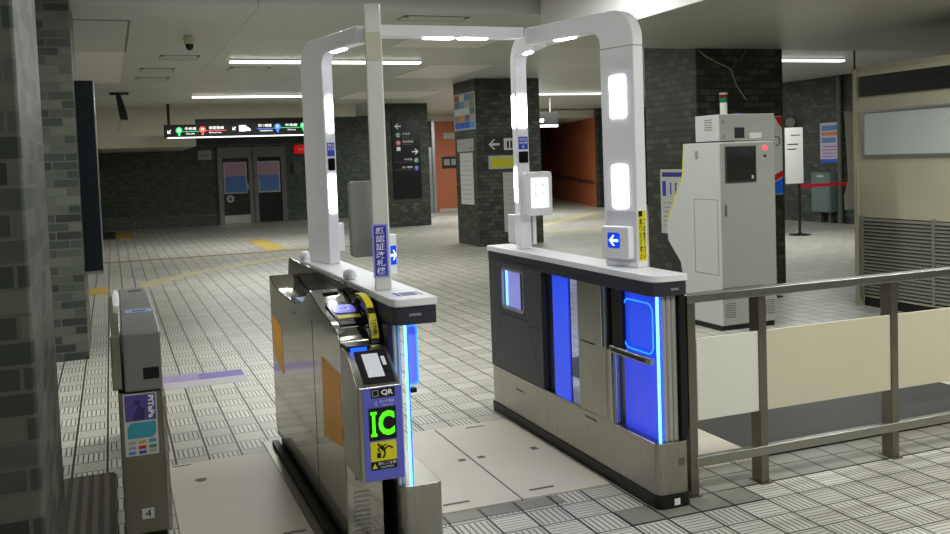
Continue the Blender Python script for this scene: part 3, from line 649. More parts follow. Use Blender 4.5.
fp = mesh('front_panel', MB().fbox(FH, .846, .999, .395, .752, .0005, .003), BLUEP, ic)
ql = mesh('qr_label', MB().fbox(FH, .878, .972, .714, .75, .003, .004), INK, fp)
text('QR', FH, .918, .965, .72, .744, WINK, fp, t=.0052)
mesh('square_symbol', MB().ring(FH, [(.882, .719), (.908, .719), (.908, .745), (.882, .745)], [(.886, .723), (.904, .723), (.904, .741), (.886, .741)], .004, .005), GREYINK, fp)
wv = MB()
for k, r in enumerate((.006, .011, .016)):
    wv.ring(FH, [(.886+r*math.cos(a), .692+r*math.sin(a)) for a in [-.7, 0, .7]]+[(.886+(r-.001)*math.cos(a), .692+(r-.001)*math.sin(a)) for a in [.7, 0, -.7]], [(.886+(r-.001)*math.cos(a), .692+(r-.001)*math.sin(a)) for a in [-.7, 0, .7]]+[(.886+(r-.001)*math.cos(a), .692+(r-.001)*math.sin(a)) for a in [.7, 0, -.7]], .003, .004)
mesh('wave_symbol', wv, WINK, fp)
text('タッチ決済', FH, .91, .968, .693, .705, WINK, fp, t=.0045); text('Tap to ride', FH, .92, .962, .680, .688, WINK, fp, t=.0045)
mesh('dot_display', MB().fbox(FH, .866, .973, .552, .676, .003, .005), INK, fp)
text('C', FH, .902, .966, .567, .662, E_GRN, fp, name='display_lettering', t=.0065)
mesh('display_lettering', MB().fbox(FH, .872, .896, .567, .578, .0055, .0065).fbox(FH, .872, .896, .651, .662, .0055, .0065).fbox(FH, .878, .890, .578, .651, .0055, .0065), E_GRN, fp)
mesh('warning_plate', MB().fbox(FH, .868, .97, .47, .545, .003, .0045), YEL, fp)
mesh('warning_footer', MB().fbox(FH, .868, .97, .437, .4695, .003, .0045), INK, fp)
man = MB(); z_ = .0048
def limb(pts, w_, mb=man):
    for (a, b), (c, d) in zip(pts, pts[1:]):
        v = Vector((c-a, d-b)); n_ = Vector((-v.y, v.x)).normalized()*w_/2
        mb.fpoly(FH, [(a+n_.x, b+n_.y), (c+n_.x, d+n_.y), (c-n_.x, d-n_.y), (a-n_.x, b-n_.y)], z_, z_+.0006)
man.fpoly(FH, disc(.9, .533, .006, 10), z_, z_+.0006)
limb([(.905, .528), (.922, .512)], .014); limb([(.922, .514), (.938, .525), (.956, .515)], .006); limb([(.922, .512), (.924, .495), (.915, .48)], .007)
limb([(.907, .526), (.895, .515), (.905, .505)], .005); limb([(.912, .524), (.93, .532)], .005); man.fbox(FH, .892, .908, .482, .502, z_, z_+.0006)
mesh('falling_person_symbol', man, INK, fp)
mesh('triangle_symbol', MB().fpoly(FH, [(.872, .443), (.892, .443), (.882, .463)], .0046, .0052), YEL, fp)
text('扉にご注意', FH, .895, .966, .454, .466, WINK, fp, t=.0058); text('CAUTION', FH, .905, .955, .442, .449, WINK, fp, t=.0058)
vt = MB()
for i in range(9): vt.box(.858, .925, 3.687, 3.689, .10+i*.02, .108+i*.02)
mesh('vent', vt, SILV, ic); mesh('small_label', MB().box(.87, .905, 3.687, 3.689, .315, .35), GREYINK, ic)
# curved bracket with the yellow notice
cur = [(3.98, 1.058), (3.90, 1.062), (3.82, 1.05), (3.76, 1.02), (3.72, .98), (3.70, .93), (3.695, .80)]
def strip(c, x0, x1, th, off=0.):
    mb = MB()
    for (a, b), (c_, d) in zip(c, c[1:]):
        mb.prism([(x0, a, b+off), (x1, a, b+off), (x1, c_, d+off), (x0, c_, d+off)], [(x0, a-th, b+off+th*.6), (x1, a-th, b+off+th*.6), (x1, c_-th, d+off+th*.6), (x0, c_-th, d+off+th*.6)])
    return mb
br = mesh('bracket', strip([(3.985, 1.0), (3.90, 1.035), (3.82, 1.03), (3.76, 1.01), (3.715, .97), (3.69, .92), (3.68, .872)], .956, .99, .006), STEEL, ic)
mesh('warning_strip', strip([(3.93, 1.045), (3.87, 1.048), (3.81, 1.041), (3.755, 1.020), (3.707, .975), (3.682, .925), (3.672, .89)], .958, .988, .004, .003), YEL, br)
mesh('pictogram', MB().prism([(.9585, 3.738, 1.006), (.9875, 3.738, 1.006), (.9875, 3.716, .988), (.9585, 3.716, .988)], [(.9585, 3.732, 1.012), (.9875, 3.732, 1.012), (.9875, 3.710, .994), (.9585, 3.710, .994)]), INK, br)
FB = Fr((.972, 3.69, .935), (1, 0, 0), (0, .35, .94))
text('ご注意', FB, -.010, .010, -.03, .03, INK, br, t=.022, vertical=True)

# ======================= near left gate with the purple sticker =======================
g4 = thing('card_gate', (.07, 5.1, 0), 'grey ticket gate with a purple and blue sticker, beside the near pillar', 'ticket gate')
mesh('body', MB().ex_x([(4.22, .04), (4.22, .66), (6.1, .66), (6.1, .04)], -.03, .148), STEELD, g4, bev=.005)
mesh('plinth', MB().box(-.02, .14, 4.24, 6.08, 0, .04), PLINTH, g4)
mesh('head', MB().ex_x([(4.20, .665), (4.20, .915), (4.24, .93), (4.62, .938), (5.9, .912), (5.9, .665)], .0, .152), mat('grey_gate_head', (140, 138, 138), .35, .3), g4, bev=.008)
mesh('top_slot', MB().box(.05, .12, 5.7, 5.76, .912, .9165), BLACK, g4)
tl = mesh('top_label', MB().hexa([(.02, 4.66, .9385), (.14, 4.66, .9385), (.14, 4.80, .9355), (.02, 4.80, .9355), (.02, 4.66, .9395), (.14, 4.66, .9395), (.14, 4.80, .9365), (.02, 4.80, .9365)]), mat('pale_blue_label', (150, 180, 226), .4), g4)
mesh('label_text', MB().box(.05, .115, 4.70, 4.74, .9395, .9402), mat('maroon_ink', (130, 60, 100), .5), g4)
mesh('side_post', MB().ex_x([(4.26, .665), (4.26, .90), (4.34, .945), (4.9, .975), (5.2, .96), (5.2, .665)], -.050, -.006), STEEL, g4, bev=.006)
mesh('side_lamp', MB().lathe((-.018, 4.75, .964), [(.009, 0), (.014, .012), (.0145, .045), (.011, .068), (.004, .078)], 14), mat('white_lamp', (235, 235, 230), .3, emit=(240, 240, 235), es=.1), g4, smooth=True)
mesh('keyhole_cover', MB().box(.075, .14, 4.1985, 4.20, .715, .765), BLACK, g4)
F4 = FY(4.219)
sk = mesh('sticker', MB().fpoly(F4, rr(-.012, .124, .385, .655, .006), .0, .002), PAPER, g4)
mesh('purple_print', MB().fbox(F4, -.006, .118, .535, .648, .002, .0028), PURP, sk)
F4R = Fr((.10, 4.219, .648), (0, 0, -1), (1, 0, 0))
text('PiTaPa', F4R, .006, .105, -.012, .012, WINK, sk, t=.0036)
pp = MB().fpoly(F4, disc(.045, .615, .013, 14), .0028, .0034).fpoly(F4, [(.02, .54), (.07, .54), (.075, .585), (.05, .60), (.035, .575)], .0028, .0034)
mesh('figure_print', pp, mat('dark_purple_print', (70, 56, 120), .5), sk)
mesh('card_print', MB().fpoly(F4, [(.0, .46), (.1, .46), (.116, .478), (.116, .528), (.016, .528), (.0, .508)], .002, .0028), TEALP, sk)
for i, (a, b, mm) in enumerate(((.0, .435, PAPERG), (.042, .435, mat('olive_print', (176, 176, 70), .5)), (.084, .437, SKYB), (.0, .412, PINKP), (.042, .412, RED), (.084, .412, GREENP), (.0, .391, SKYB), (.042, .391, BLUEC), (.084, .393, PAPERG))):
    mesh('brand_mark', MB().fbox(F4, a, a+.03, b, b+.014, .002, .0026), mm, sk)
nb = mesh('number_label', MB().fbox(F4, .04, .09, .105, .15, 0, .0015), PAPER, g4)
text('4', F4, .052, .078, .113, .142, INK, g4, t=.0026)
mesh('edge_cover', MB().box(.149, .165, 4.25, 6.0, .03, .62), mat('smoky_acrylic', (140, 136, 126), .15, alpha=.6), g4)

g4.location.x += .012; g4.location.z += .006
# ---------------------------------------------------------------- railing
rl = thing('railing', (4.0, 3.65, 0), 'low steel railing with cream panels running right from the right gate', 'railing')
mesh('top_rail', MB().box(2.43, 7.2, 3.61, 3.675, .912, .952), RAILM, rl, bev=.004)
mesh('bottom_rail', MB().box(2.47, 7.2, 3.62, 3.66, .14, .185), RAILM, rl, bev=.004)
for i, x in enumerate((2.445, 2.845, 3.665, 4.485, 5.3, 6.1)):
    mesh('post', MB().box(x-.006, x+.038, 3.625, 3.70, .008, .911), STEELD, rl, bev=.003)
    mesh('foot_plate', MB().box(x-.014, x+.046, 3.612, 3.715, .0005, .008), STEELD, rl)
xs = (2.49, 2.838), (2.885, 3.658), (3.705, 4.478), (4.525, 5.29), (5.345, 6.09)
for i, (a, b) in enumerate(xs):
    mesh('rail_panel', MB().box(a, b, 3.632, 3.645, .356, .742), CREAML if i == 0 else CREAM, rl, bev=.002, label='paler narrow panel' if i == 0 else None)

# ---------------------------------------------------------------- grey machine behind the railing
mc = thing('fare_machine', (5.32, 7.3, 0), 'tall grey machine cabinet with a dark screen and a signal lamp on top', 'machine')
mesh('body', MB().ex_x([(6.91, .05), (6.91, 1.69), (7.44, 1.69), (7.47, 1.40), (7.76, .94), (7.75, .77), (7.54, .57), (7.43, .05)], 5.015, 5.62), CABS, mc, bev=.006)
mesh('plinth', MB().box(5.03, 5.61, 6.94, 7.41, 0, .05), PLINTH, mc)
mesh('upper_body', MB().box(5.02, 5.625, 6.91, 7.26, 1.70, 1.935), CABS, mc, bev=.005)
mesh('yellow_back_edge', MB().ex_x([(7.4415, 1.69), (7.4715, 1.40), (7.762, .94), (7.775, .94), (7.484, 1.405), (7.454, 1.69)], 5.016, 5.03), YEL, mc)
FM = FY(6.91)
dm = mesh('front_door', MB().fbox(FM, 5.03, 5.615, .385, 1.675, .0005, .008), CABG, mc, bev=.002)
mesh('screen', MB().fbox(FM, 5.085, 5.395, 1.335, 1.64, .008, .012), GLOSSB, dm)
mesh('screen_bezel', MB().ring(FM, [(5.075, 1.325), (5.405, 1.325), (5.405, 1.65), (5.075, 1.65)], [(5.085, 1.335), (5.395, 1.335), (5.395, 1.64), (5.085, 1.64)], .008, .018), mat('dark_bezel', (60, 60, 60), .5), dm)
mesh('card_socket', MB().fbox(FM, 5.355, 5.378, 1.355, 1.385, .012, .014), PAPERG, dm)
mesh('handle', MB().fbox(FM, 5.065, 5.08, 1.03, 1.13, .008, .02), SEAM, dm)
mesh('status_lamp', MB().fpoly(FM, disc(5.507, 1.628, .022), .008, .016), E_RED, dm); mesh('button', MB().fpoly(FM, disc(5.507, 1.555, .012), .008, .016), INK, dm)
fu = mesh('upper_front', MB().fbox(FM, 5.03, 5.615, 1.71, 1.93, .0005, .006), CABG, mc, bev=.002)
mesh('small_screen', MB().fbox(FM, 5.185, 5.29, 1.72, 1.815, .006, .009), GLOSSB, fu); mesh('label_plate', MB().fbox(FM, 5.345, 5.475, 1.715, 1.765, .006, .008), PAPER, fu)
mesh('hinge', MB().fbox(FM, 5.06, 5.075, 1.85, 1.88, .006, .014), CABB, fu); mesh('hinge', MB().fbox(FM, 5.06, 5.075, 1.72, 1.75, .006, .014), CABB, fu)
lf = mesh('lower_door', MB().fbox(FM, 5.03, 5.615, .06, .37, .0005, .006), CABG, mc, bev=.002)
mesh('seam_line', MB().fbox(FM, 5.03, 5.615, .283, .29, .006, .0065), SEAM, lf)
for u_ in (5.05, 5.48):
    lv = MB()
    for i in range(7): lv.fbox(FM, u_, u_+.11, .12+i*.02, .128+i*.02, .006, .007)
    mesh('louvres', lv, SEAM, lf)
mesh('lock', MB().fbox(FM, 5.33, 5.345, .18, .21, .006, .01), INK, lf)
mesh('ledge', MB().fbox(FM, 5.03, 5.45, .375, .39, .008, .02), SEAM, mc)
FMS = FXm(5.015)
mesh('side_seam', MB().ring(FMS, [(-7.30, .50), (-6.94, .50), (-6.94, 1.18), (-7.30, 1.18)], [(-7.295, .505), (-6.945, .505), (-6.945, 1.175), (-7.295, 1.175)], .0003, .0012), SEAM, mc)
ls = MB()
for i in range(5): ls.fbox(FXm(5.02), -7.12, -7.0, 1.80+i*.022, 1.806+i*.022, .0003, .002)
mesh('side_louvres', ls, SEAM, mc); mesh('side_handle', MB().fbox(FMS, -7.26, -7.22, 1.55, 1.62, .0005, .01), CABG, mc)
sl = mesh('signal_lamp', MB().cyl((5.13, 6.98, 1.936), (5.13, 6.98, 2.04), .032), PAPER, mc, smooth=True)
mesh('green_lens', MB().cyl((5.13, 6.98, 2.041), (5.13, 6.98, 2.082), .034), GREENL, sl, smooth=True)
mesh('red_lens', MB().cyl((5.13, 6.98, 2.083), (5.13, 6.98, 2.112), .034), mat('red_lens_glass', (120, 20, 20), .2), sl, smooth=True)
mesh('lamp_cap', MB().cyl((5.13, 6.98, 2.113), (5.13, 6.98, 2.128), .036), PAPERG, sl, smooth=True)
mesh('top_items', MB().box(5.22, 5.30, 6.93, 7.0, 1.936, 1.945), PURP, mc)
mesh('cable_hook', MB().tube([(5.626, 6.9, 1.72), (5.66, 6.9, 1.72), (5.67, 6.9, 1.70), (5.67, 6.9, 1.66), (5.66, 6.9, 1.645), (5.63, 6.9, 1.645)], .005), INK, mc)

# poster boards around it
t = thing('poster_stand', (6.52, 8.3, 0), 'white red and blue poster board peeking out right of the grey machine', 'poster board')
mesh('board', MB().box(6.25, 6.86, 8.3, 8.32, 1.12, 1.97), PAPER, t); mesh('stand_leg', MB().box(6.5, 6.54, 8.322, 8.345, .016, 1.5).box(6.3, 6.75, 8.2, 8.45, 0, .015), PLINTH, t)
FP = FY(8.3)
mesh('red_corner', MB().fpoly(FP, [(6.76, 1.965), (6.858, 1.965), (6.858, 1.84), (6.81, 1.89)], .0005, .002), RED, t)
mesh('blue_corner', MB().fpoly(FP, [(6.5, 1.125), (6.858, 1.125), (6.858, 1.30), (6.72, 1.24)], .0005, .002), BLUEC, t); mesh('red_stripe', MB().fpoly(FP, [(6.72, 1.32), (6.72, 1.25), (6.858, 1.31), (6.858, 1.38)], .0005, .0018), RED, t)
t = thing('notice_poster', (6.21, 9.48, .65), 'white notice with a purple header on the wide pillar behind the grey machine', 'poster')
F6 = FXm(6.208)
mesh('sheet', MB().fbox(F6, -9.72, -9.0, .65, 1.42, -.002, .004), PAPER, t)
mesh('header', MB().fbox(F6, -9.68, -9.02, 1.33, 1.385, .004, .005), mat('indigo_print', (60, 50, 140), .5), t)
mb = MB(); mb.fbox(F6, -9.68, -9.60, 1.10, 1.28, .004, .005)
mesh('bar_print', mb, BLUES, t)
for i in range(4): mesh('figure_print', MB().fpoly(F6, disc(-9.5+i*.11, 1.245, .02, 8), .004, .005).fbox(F6, -9.515+i*.11, -9.485+i*.11, 1.12, 1.224, .004, .005), BLUES, t)
mb = MB()
for i in range(6): mb.fbox(F6, -9.66, -9.3-.05*(i % 2), .74+i*.055, .75+i*.055, .004, .005)
mesh('text_lines', mb, GREYINK, t)
t = thing('hanging_cable', (6.95, 8.94, 2.2), 'pale cables taped in a Y shape on the wide brick pillar', 'cable')
mesh('cable', MB().tube([(6.26, 8.945, 2.76), (6.33, 8.945, 2.70), (6.48, 8.945, 2.63), (6.66, 8.945, 2.56), (6.69, 8.945, 2.53), (6.76, 8.945, 2.36), (6.87, 8.945, 2.22), (6.90, 8.945, 2.19)], .008), mat('pale_cable', (150, 148, 136), .5), t)
mesh('cable', MB().tube([(6.90, 8.945, 2.76), (6.84, 8.945, 2.68), (6.74, 8.945, 2.61), (6.69, 8.945, 2.54)], .006), mat('dull_cable', (112, 112, 102), .5), t)

# ---------------------------------------------------------------- beige unit with frosted window on the right
un = thing('shop_unit', (7.6, 5.5, 0), 'beige shop unit with a frosted window strip and grey louvres at the right edge', 'kiosk')
mesh('carcass', MB().box(7.012, 9.2, 3.9, 7.34, .1, 2.40), BEIGE, un)
mesh('corner_post', MB().box(6.99, 7.05, 7.341, 7.39, 0.0, 2.38), mat('unit_corner', (160, 156, 134), .5), un)
mesh('plinth', MB().box(7.05, 9.2, 3.9, 7.33, 0, .1), BLACK, un)
mesh('header_grille', MB().box(6.985, 7.01, 3.9, 7.3, 2.10, 2.298), BLACK, un)
mb = MB()
for i in range(4): mb.box(6.978, 6.985, 3.9, 7.3, 2.14+i*.038, 2.146+i*.038)
mesh('grille_slats', mb, mat('dark_slat', (44, 43, 40), .6), un)
mesh('header_rail', MB().box(6.985, 7.011, 3.9, 7.33, 2.30, 2.345), BEIGE, un)
mesh('window_pane', MB().box(7.0, 7.011, 3.9, 7.25, 1.52, 1.93), FROST, un)
mesh('window_frame', MB().ring(FXm(7.0), [(-7.28, 1.49), (-3.9, 1.49), (-3.9, 1.96), (-7.28, 1.96)], [(-7.25, 1.515), (-3.95, 1.515), (-3.95, 1.935), (-7.25, 1.935)], -.01, .012), SILV, un)
mb = MB()
for i in range(22):
    z = .14+i*.0345; mb.prism([(6.99, 3.9, z), (7.01, 3.9, z+.02), (7.01, 3.9, z+.026), (6.99, 3.9, z+.006)], [(6.99, 7.3, z), (7.01, 7.3, z+.02), (7.01, 7.3, z+.026), (6.99, 7.3, z+.006)])
mesh('louvres', mb, mat('grey_louvre', (122, 121, 112), .5, .2), un)
mesh('louvre_back', MB().box(7.0105, 7.0118, 3.9, 7.3, .12, .90), BLACK, un)
for y in (7.29, 6.42, 5.5, 4.6): mesh('louvre_divider', MB().box(6.984, 7.011, y-.015, y+.015, .12, .915), mat('grey_louvre', (150, 148, 136), .5, .2), un)

# ---------------------------------------------------------------- right background: stanchion, posters, cabinet, pipe, banner
t = thing('queue_stanchion', (11.98, 14.05, 0), 'black queue stanchion with a white sign board on it', 'stanchion')
mesh('base', MB().lathe((11.98, 14.05, 0), [(.2, 0), (.2, .015), (.05, .03), (.03, .05)]), PLINTH, t, smooth=True)
mesh('pole', MB().cyl((11.98, 14.05, .05), (11.98, 14.05, .96), .025), PLINTH, t, smooth=True)
sb = mesh('sign_board', MB().box(11.66, 12.06, 14.02, 14.04, .97, 2.01), PAPER, t)
mb = MB(); Q = FY(14.02)
mb.fbox(Q, 11.78, 12.0, 1.86, 1.875, .0005, .002); mb.fbox(Q, 11.70, 11.95, 1.69, 1.71, .0005, .002); mb.fbox(Q, 11.70, 11.90, 1.60, 1.62, .0005, .002)
mesh('text_lines', mb, INK, sb)
tag(mesh('barrier_belt', MB().box(12.007, 14.39, 14.04, 14.05, .885, .945), REDB), 'red belt stretched from the stanchion to the right', 'belt')
t = thing('convex_mirror', (14.33, 17.07, 2.1), 'small round convex mirror on the dark brick wall above the stanchion sign', 'mirror')
mesh('rim', MB().cyl((14.30, 17.03, 2.213), (14.32, 17.07, 2.213), .13, n=24), PLINTH, t, smooth=True); mesh('face', MB().cyl((14.285, 17.0, 2.213), (14.298, 17.026, 2.213), .11, n=24), PAPERG, t, smooth=True)
mesh('mount', MB().box(14.325, 14.399, 17.06, 17.09, 2.19, 2.23), PLINTH, t)
F14 = FXm(14.398)
t = thing('wall_poster', (14.39, 15.9, 1.29), 'pink and blue poster on the dark brick wall above the grey cabinet', 'poster')
mesh('sheet', MB().fbox(F14, -16.19, -15.60, 1.295, 2.15, 0, .006), mat('pale_pink_print', (206, 190, 214), .5), t)
mesh('title_print', MB().fbox(F14, -16.14, -15.65, 1.98, 2.09, .006, .008).fbox(F14, -16.14, -15.72, 1.72, 1.83, .006, .008), BLUEGP, t); mesh('orange_print', MB().fbox(F14, -16.14, -15.68, 1.87, 1.95, .006, .008), ORP, t)
mb = MB()
for i in range(4): mb.fbox(F14, -16.12, -15.72, 1.42+i*.07, 1.435+i*.07, .006, .008)
mesh('text_lines', mb, PURP, t); mesh('blue_footer', MB().fbox(F14, -16.19, -15.60, 1.295, 1.37, .006, .008), BLUEC, t)
t = thing('wall_cabinet', (14.3, 15.97, .22), 'blue-grey metal cabinet on the brick wall under the pink poster', 'cabinet')
mesh('body', MB().box(14.2, 14.395, 15.69, 16.27, .235, 1.09), CABB, t, bev=.01); mesh('door', MB().box(14.19, 14.199, 15.72, 16.24, .26, 1.065), CABB, t); mesh('label', MB().box(14.187, 14.19, 15.88, 16.08, .99, 1.03), PAPER, t)
mesh('bracket', MB().box(14.3, 14.38, 15.8, 15.86, 0, .234).box(14.3, 14.38, 16.1, 16.16, 0, .234), SEAM, t)
tag(mesh('wall_pipe', MB().cyl((14.34, 15.55, 0), (14.34, 15.55, 3.12), .05), mat('grey_pipe', (96, 98, 90), .5), smooth=True), 'grey vertical pipe on the dark brick wall beside the white banner', 'pipe')
t = thing('hanging_banner', (8.4, 9.0, .8), 'white curled paper banner hanging at the left end of the beige unit', 'banner')
mb = MB()
pr_ = [(8.38, 2.04), (8.40, 1.8), (8.42, 1.4), (8.43, 1.2), (8.36, 1.02), (8.37, .84)]
for (a, b), (c, d) in zip(pr_, pr_[1:]): mb.prism([(a, 9.0, b), (8.75, 9.0, b), (8.75, 9.0, d), (c, 9.0, d)], [(a, 9.006, b), (8.75, 9.006, b), (8.75, 9.006, d), (c, 9.006, d)])
mesh('sheet', mb, mat('bright_paper', (240, 240, 238), .6), t); mesh('hanger', MB().box(8.55, 8.57, 9.007, 9.02, 1.9, 2.779), SEAM, t)

# ---------------------------------------------------------------- centre pillar signs
F16 = FY(16.128)
t = thing('direction_mark', (6.85, 16.12, 1.78), 'white left arrow and lift symbol on the middle pillar', 'sign')
mesh('panel', MB().fbox(F16, 6.5, 7.2, 1.74, 2.06, -.0, .006), mat('dark_sign_panel', (40, 43, 38), .4), t)
mesh('arrow_symbol', MB().fpoly(F16, arrow(6.70, 1.90, .11, 0), .006, .009), PAPER, t)
mesh('lift_symbol', MB().fbox(F16, 6.90, 7.12, 1.79, 2.01, .006, .009), PAPER, t); mesh('lift_figure', MB().fbox(F16, 6.96, 7.0, 1.82, 1.96, .009, .011).fbox(F16, 7.03, 7.07, 1.82, 1.96, .009, .011), INK, t)
F16 = FY(16.127)
t = thing('yellow_notice', (6.9, 16.12, 1.4), 'yellow notice strip on the middle pillar below the arrow', 'sign')
mesh('sheet', MB().fbox(F16, 6.58, 7.4, 1.44, 1.69, 0, .006), PAPERG, t); mesh('yellow_print', MB().fbox(F16, 6.63, 7.36, 1.47, 1.65, .006, .008), mat('olive_yellow_print', (190, 184, 40), .5), t)
t = thing('timetable_poster', (7.0, 16.12, .3), 'tall white timetable on the middle pillar behind the far right post', 'poster')
mesh('sheet', MB().fbox(F16, 6.86, 7.42, .25, 1.37, 0, .006), PAPERG, t)
mb = MB()
for i in range(10): mb.fbox(F16, 6.93, 7.35, .40+i*.09, .41+i*.09, .006, .007)
mesh('text_lines', mb, GREYINK, t)
F6b = FXm(6.36)
t = thing('picture_poster', (6.35, 16.7, 2.2), 'large colourful photo collage poster high on the middle pillar', 'poster')
mesh('sheet', MB().fbox(F6b, -17.28, -16.15, 2.20, 2.90, 0, .008), mat('shiny_paper', (190, 196, 206), .25), t)
cols = [PAPERG, mat('slate_print', (90, 96, 120), .4), mat('rust_print', (160, 84, 62), .4), mat('olive_dull_print', (124, 130, 90), .4), PINKP, ORP, SKYB, BLUEGP, mat('leaf_print', (70, 110, 76), .4), PAPER]
random.seed(3)
for i in range(4):
    for j in range(5):
        c_ = cols[random.randrange(len(cols))] if j else (BLUEC if i < 3 else SKYB)
        mesh('collage_picture', MB().fbox(F6b, -17.22+i*.265, -16.97+i*.265, 2.23+j*.13, 2.35+j*.13, .008, .010), c_, t)
t = thing('wall_notice', (6.35, 16.72, 1.75), 'small white notice below the photo collage on the middle pillar', 'notice')
mesh('sheet', MB().fbox(F6b, -17.17, -16.29, 1.79, 2.03, 0, .006), PAPERG, t); mesh('print', MB().fbox(F6b, -16.5, -16.36, 1.82, 1.87, .006, .008).fbox(F6b, -17.1, -16.8, 1.93, 1.94, .006, .008), GREYINK, t)
t = thing('wall_notice', (6.35, 16.7, .78), 'tall white notice on the left side of the middle pillar', 'notice')
mesh('sheet', MB().fbox(F6b, -17.04, -16.36, .78, 1.765, 0, .006), PAPER, t)
mb = MB()
for i in range(9): mb.fbox(F6b, -16.96, -16.46, .88+i*.09, .89+i*.09, .006, .008)
mesh('text_lines', mb, GREYINK, t)

# black direction board on the farther pillar
t = thing('direction_board', (7.05, 22.78, .71), 'tall black direction board with line symbols and arrows on the farther pillar', 'sign')
F22 = FY(22.795)
mesh('panel', MB().fbox(F22, 6.69, 7.42, .715, 2.70, 0, .03), mat('sign_black', (11, 11, 13), .3), t)
mesh('arrow_symbol', MB().fpoly(F22, arrow(6.84, 2.55, .085, 0), .03, .034), WINK, t); mesh('arrow_symbol', MB().fpoly(F22, arrow(7.28, 1.90, .085, math.pi), .03, .034), WINK, t)
for u, v, mm, s_ in ((6.84, 2.33, mat('dull_green_dot', (70, 140, 110), .4), 'C'), (6.84, 2.13, mat('dull_red_dot', (190, 80, 76), .4), 'M'), (7.30, 1.68, mat('dull_green_dot', (70, 140, 110), .4), 'C'), (7.30, 1.48, mat('dull_blue_dot', (70, 84, 180), .4), 'Y')):
    d_ = mesh('line_symbol', MB().fpoly(F22, disc(u, v, .07), .03, .034), mm, t); text(s_, F22, u-.035, u+.035, v-.04, v+.04, WINK, d_, t=.036)
text('中央線', F22, 6.95, 7.16, 2.33, 2.39, WINK, t, t=.033); text('Chuo Line', F22, 6.95, 7.12, 2.27, 2.305, GREYINK, t, t=.033)
text('御堂筋線', F22, 6.95, 7.24, 2.13, 2.19, WINK, t, t=.033); text('Midosuji Line', F22, 6.95, 7.18, 2.07, 2.105, GREYINK, t, t=.033)
text('中央線', F22, 6.99, 7.19, 1.68, 1.74, WINK, t, t=.033); text('四つ橋線', F22, 6.93, 7.19, 1.48, 1.54, WINK, t, t=.033)
mesh('lift_symbol', MB().fbox(F22, 6.79, 6.89, 1.93, 2.03, .03, .034), WINK, t); mesh('underline', MB().fbox(F22, 6.95, 7.3, 2.235, 2.24, .03, .033).fbox(F22, 6.7, 7.2, 1.445, 1.45, .03, .033).fbox(F22, 6.7, 7.2, 1.64, 1.645, .03, .033), GREYINK, t)

# orange corridor furniture
t = thing('wall_plaque', (10.25, 28.59, 1.4), 'dark notice frame on the orange wall left of the middle pillar', 'notice')
mesh('frame', MB().fbox(FY(28.598), 10.04, 10.62, 1.40, 1.78, 0, .02), PLINTH, t); mesh('print', MB().fbox(FY(28.578), 10.1, 10.3, 1.5, 1.7, 0, .004).fbox(FY(28.578), 10.35, 10.55, 1.5, 1.7, 0, .004), GREYINK, t)
t = thing('wall_plaque', (10.35, 28.59, 2.4), 'small pale nameplate high on the orange wall', 'notice')
mesh('plate', MB().fbox(FY(28.598), 10.12, 10.5, 2.36, 2.55, 0, .015), PAPERG, t)
mb = MB(); P0 = Vector((14.38, 26.3, 0)); P1 = Vector((16.68, 34.1, 0)); dv = (P1-P0).normalized(); nv = Vector((-dv.y, dv.x, 0))
t = thing('handrail', (15.4, 30.2, 0), 'brown handrail along the orange corridor wall', 'handrail')
mb.tube([P0+nv*.08+Vector((0, 0, .80)), P0+dv*3+nv*.08+Vector((0, 0, .86)), P1+nv*.08+Vector((0, 0, .95))], .035)
mesh('rail', mb, mat('brown_rail', (86, 56, 40), .5), t)
for k in range(5):
    q_ = P0+dv*(.4+k*1.8); mesh('bracket', MB().tube([q_+nv*.005+Vector((0, 0, .74)), q_+nv*.08+Vector((0, 0, .80))], .012), PLINTH, t)
t = thing('lift_sign', (9.7, 20, 2.35), 'black hanging lift sign with a white lit lower edge right of the middle pillar', 'sign')
mesh('panel', MB().box(8.9, 9.97, 20, 20.1, 2.40, 2.70), INK, t); mesh('light_edge', MB().box(8.9, 9.97, 19.99, 20.1, 2.345, 2.395), E_SW, t)
mesh('lift_symbol', MB().fbox(FY(20), 9.36, 9.46, 2.46, 2.66, .0005, .006).fbox(FY(20), 9.47, 9.60, 2.46, 2.54, .0005, .006), E_SW, t)
mesh('hanger', MB().cyl((9.2, 20.05, 2.7), (9.2, 20.05, 3.13), .02).cyl((9.8, 20.05, 2.7), (9.8, 20.05, 3.13), .02), SEAM, t)

# ---------------------------------------------------------------- hanging line sign
t = thing('line_sign', (2.8, 22, 2.39), 'long black hanging sign with lit subway line names in white, green, red and blue', 'sign')
mesh('panel', MB().box(1.18, 4.75, 22.0, 22.15, 2.38, 2.66), INK, t); mesh('light_edge', MB().box(1.25, 4.75, 21.985, 22.15, 2.355, 2.379), E_SW, t)
mesh('hanger', MB().box(1.26, 1.32, 22.05, 22.1, 2.66, 3.129).box(4.5, 4.56, 22.05, 22.1, 2.66, 3.129), INK, t)
F22 = FY(22.0)
mesh('arrow_symbol', MB().fpoly(F22, arrow(1.285, 2.50, .052, math.pi/4), .001, .006), E_SW, t)
def roundel(u, v, mm, ch):
    r_ = mesh('line_symbol', MB().fpoly(F22, disc(u, v, .072), .001, .006).fpoly(F22, [(u-.03, v-.05), (u+.03, v-.05), (u+.02, v-.13), (u-.02, v-.13)], .001, .006), mm, t)
    text(ch, F22, u-.03, u+.03, v-.035, v+.035, E_SW, r_, t=.008)
roundel(1.50, 2.53, E_SG, 'C'); roundel(2.01, 2.54, E_SR, 'M'); roundel(3.70, 2.57, E_SB, 'Y'); roundel(4.30, 2.59, E_SG, 'C')
text('中央線', F22, 1.63, 1.87, 2.53, 2.60, E_SW, t, t=.006); text('Chuo Line', F22, 1.65, 1.83, 2.435, 2.475, E_SW, t, t=.006)
